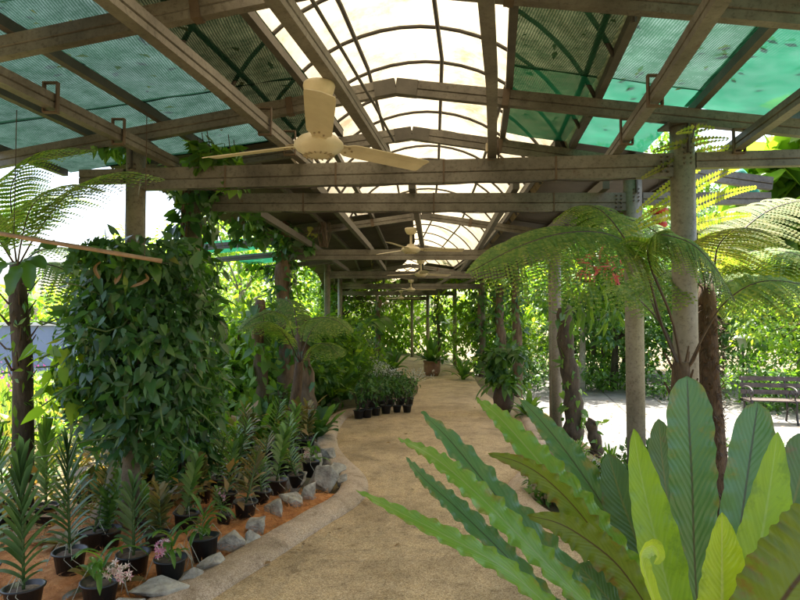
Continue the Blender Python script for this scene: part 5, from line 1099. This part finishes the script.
wood('far_wood', ['bright yellow-green foliage beyond the far end of the path', 'mid green foliage beyond the far end of the path'], [(-9, 28), (-4, 31), (0, 33), (5, 30), (8, 26)], 5.0, 240, .34, [('bright_leaf', 80), ('pale_leaf', 80)], 1.0)
wood('far_wood', ['pale sunlit foliage mass on the left beyond the blue wall', 'bright foliage mass on the left beyond the blue wall'], [(-16, 16), (-10, 17.5), (-6, 19), (-4, 23)], 2.8, 130, .28, [('pale_leaf', 70), ('bright_leaf', 70)], .8)
wood('ground_cover', ['dark leafy undergrowth along the rear edge of the plaza', 'bright leafy undergrowth along the rear edge of the plaza'], [(3.5, 18.5), (6, 18), (8, 15.5), (9.5, 13.8), (11, 13)], .9, 120, .16, [('deep_leaf', 80), ('mid_leaf', 80)], .45, 0, -.36)
wood('ground_cover', ['green undergrowth mass beneath the left colonnade', 'brighter undergrowth mixed in beneath the left colonnade'], [(-3.0, 7.5), (-2.6, 10.5), (-2.4, 14), (-2.2, 18), (-3.5, 22)], .9, 120, .16, [('mid_leaf', 70), ('bright_leaf', 70)], .45, 0, 0)
wood('ground_cover', ['low brownish green seedlings between the rear orchids', 'low olive seedlings between the rear orchids'], [(-3.2, 5.0), (-2.5, 5.3), (-1.9, 6.0), (-1.5, 7.0)], .30, 46, .10, [('croton_leaf', 40), ('orchid_dry_leaf', 40)], .16, 0, 0)
wood('ground_cover', ['leafy undergrowth at the back of the orchid bed', 'dry mixed undergrowth at the back of the orchid bed'], [(-4.5, 5.6), (-3.4, 5.9), (-2.5, 6.3), (-1.7, 7.6)], .55, 70, .13, [('deep_leaf', 60), ('croton_leaf', 50)], .3, 0, 0)


n = 70; pos = []
for k in range(n):
    i = random.randint(36, 110); t_ = abs(random.gauss(0, .22)); p_ = Lc[i].lerp(Rc[i], min(.95, t_)) if k % 2 else Rc[i].lerp(Lc[i], min(.95, t_)); pos.append((p_.x, p_.y, .028))
tag(npmesh('leaf_litter', [inst(TL, pos, np.c_[RNG.normal(size=(n, 2)), RNG.normal(size=n)*.05], np.tile([0, 0, 1.], (n, 1)), RNG.uniform(.025, .06, n))], 'dry_leaf'), 'few small brown leaves fallen on the sandy path', 'leaf litter', kind='stuff')

n = 260; pos = np.c_[RNG.uniform(3.6, 9.5, n), RNG.uniform(9.5, 18, n), np.full(n, -.335)]
tag(npmesh('leaf_litter', [inst(TL, pos, np.c_[RNG.normal(size=(n, 2)), RNG.normal(size=n)*.05], np.tile([0, 0, 1.], (n, 1)), RNG.uniform(.05, .12, n))], 'dry_leaf'), 'scattered brown leaves on the pale plaza slabs', 'leaf litter', kind='stuff')
# ------------------------------------------------------------------ ceiling fans
def make_fan():
    r = thing('ceiling_fan', '', 'ceiling fan')
    b = MB(); b.lathe((0, 0, 0), [(0, 0), (.068, 0), (.072, -.012), (.066, -.035), (.05, -.07), (.04, -.078), (0, -.08)], 20); b.build('canopy', 'fan_cream', r, True)
    b = MB(); b.lathe((0, 0, 0), [(.013, -.05), (.013, -.2), (.045, -.215), (.05, -.25)], 14); b.build('downrod', 'fan_cream', r, True)
    b = MB(); b.lathe((0, 0, 0), [(0, -.225), (.045, -.228), (.085, -.245), (.108, -.268), (.110, -.284), (.100, -.296), (.098, -.300), (.074, -.314), (.07, -.322), (.03, -.327), (0, -.328)], 28); mo = b.build('motor', 'fan_cream', r, True)
    b = MB()
    for k in range(16):
        a = 2*PI*k/16; b.box((.06*math.cos(a), .06*math.sin(a), -.3255), (.022, .005, .004), Matrix.Rotation(a, 3, 'Z'))
    b.build('vent', 'fan_vent', mo)
    for k in range(3):
        a = 2*PI*k/3; R = Matrix.Rotation(a, 3, 'Z') @ Matrix.Rotation(math.radians(-13), 3, 'X'); vs = []; b = MB()
        pr = [(.085, .030), (.13, .034), (.16, .052), (.19, .055), (.40, .057), (.58, .058), (.60, .054), (.605, .048)]
        for x, w in pr:
            for y, z in ((-w, .004), (0, .009), (w, .004), (w, 0), (0, .005), (-w, 0)): vs.append(R @ Vector((x, y, z))+Vector((0, 0, -.275)))
        n = len(pr); b.add(vs, [(i*6+j, i*6+(j+1) % 6, (i+1)*6+(j+1) % 6, (i+1)*6+j) for i in range(n-1) for j in range(6)]+[tuple(range(6)), tuple(range((n-1)*6, n*6))[::-1]])
        bl = b.build('blade', 'fan_cream', r); b = MB(); b.box(R @ Vector((.115, 0, .012))+Vector((0, 0, -.275)), (.09, .035, .006), R)
        for sx_, sy_ in ((.15, .02), (.15, -.02), (.175, 0)): b.box(R @ Vector((sx_, sy_, -.001))+Vector((0, 0, -.275)), (.008, .008, .006), R)
        b.build('blade_bracket', 'fan_vent', bl)
    return r
fan0 = make_fan(); fan0['group'] = 'ceiling fans along the pavilion'
FL = ['large cream ceiling fan with boxy neck, nearest the camera under the netting', 'cream ceiling fan second from the camera, before the third crossbeam', 'cream ceiling fan third from the camera along the walkway ceiling',
      'small distant cream fan, fourth from the camera', 'small distant cream fan, fifth from the camera', 'farthest and smallest cream fan, sixth from the camera']
for i, (px, py, Y, az) in enumerate([(318, 150, 2.95, 22), (411, 252, 7.7, 8), (421, 276, 11.3, 35), (411, 291, 16.5, 5), (401, 299, 21.5, 15), (386, 304, 25.5, 40)]):
    q = P(px, py, Y); z = q.z+.31
    if i == 0:
        z = TIEZ+.088
        place(fan0, (q.x, q.y, z), math.radians(38), 1.12, FL[i], True)
    else: place(fan0, (q.x, q.y, z), math.radians(az), 1.15, FL[i], sz=1.0)
# ------------------------------------------------------------------ camera, light
cam = bpy.data.objects.new('camera', bpy.data.cameras.new('camera')); COL.objects.link(cam); sc.camera = cam
cam.location = (0, 0, EYE); cam.rotation_euler = (math.radians(90)+math.atan((HZ-300)/F), 0, 0)
cam.data.sensor_width = 36; cam.data.lens = 27.0; cam.data.clip_end = 2000; cam.data.clip_start = .05
W = bpy.data.worlds.new('World'); sc.world = W; W.use_nodes = True; N = W.node_tree.nodes; Lk = W.node_tree.links; N.clear()
SE, SA = 68.0, 14.0     # sun height; bearing from straight ahead (+ to the right)
sk = N.new('ShaderNodeTexSky'); sk.sky_type = 'NISHITA'; sk.sun_disc = False; sk.sun_elevation = math.radians(SE); sk.sun_rotation = math.radians(SA); sk.dust_density = 5; sk.air_density = 1.0; sk.ozone_density = 1
bg = N.new('ShaderNodeBackground'); bg.inputs[1].default_value = .15; wo = N.new('ShaderNodeOutputWorld'); Lk.new(sk.outputs[0], bg.inputs[0]); Lk.new(bg.outputs[0], wo.inputs[0])
sl = bpy.data.lights.new('sun', 'SUN'); so = bpy.data.objects.new('sun', sl); COL.objects.link(so)
sl.energy = 5; sl.angle = math.radians(.6); sl.color = (1, .95, .86)
e, a = math.radians(SE), math.radians(SA); D = Vector((math.sin(a)*math.cos(e), math.cos(a)*math.cos(e), math.sin(e)))
so.rotation_euler = D.to_track_quat('Z', 'Y').to_euler()
sc.view_settings.view_transform = 'Standard'; sc.view_settings.look = 'None'; sc.view_settings.exposure = 2.15; sc.view_settings.gamma = 1
try: sc.view_settings.use_curve_mapping = False
except Exception: pass
c = sc.cycles
c.use_denoising = True
try: c.denoiser = 'OPENIMAGEDENOISE'; c.denoising_input_passes = 'RGB_ALBEDO_NORMAL'
except Exception: pass
c.max_bounces = 8; c.diffuse_bounces = 5; c.glossy_bounces = 2; c.transmission_bounces = 5; c.transparent_max_bounces = 12; c.sample_clamp_indirect = 8
c.caustics_reflective = False; c.caustics_refractive = False; c.use_adaptive_sampling = True
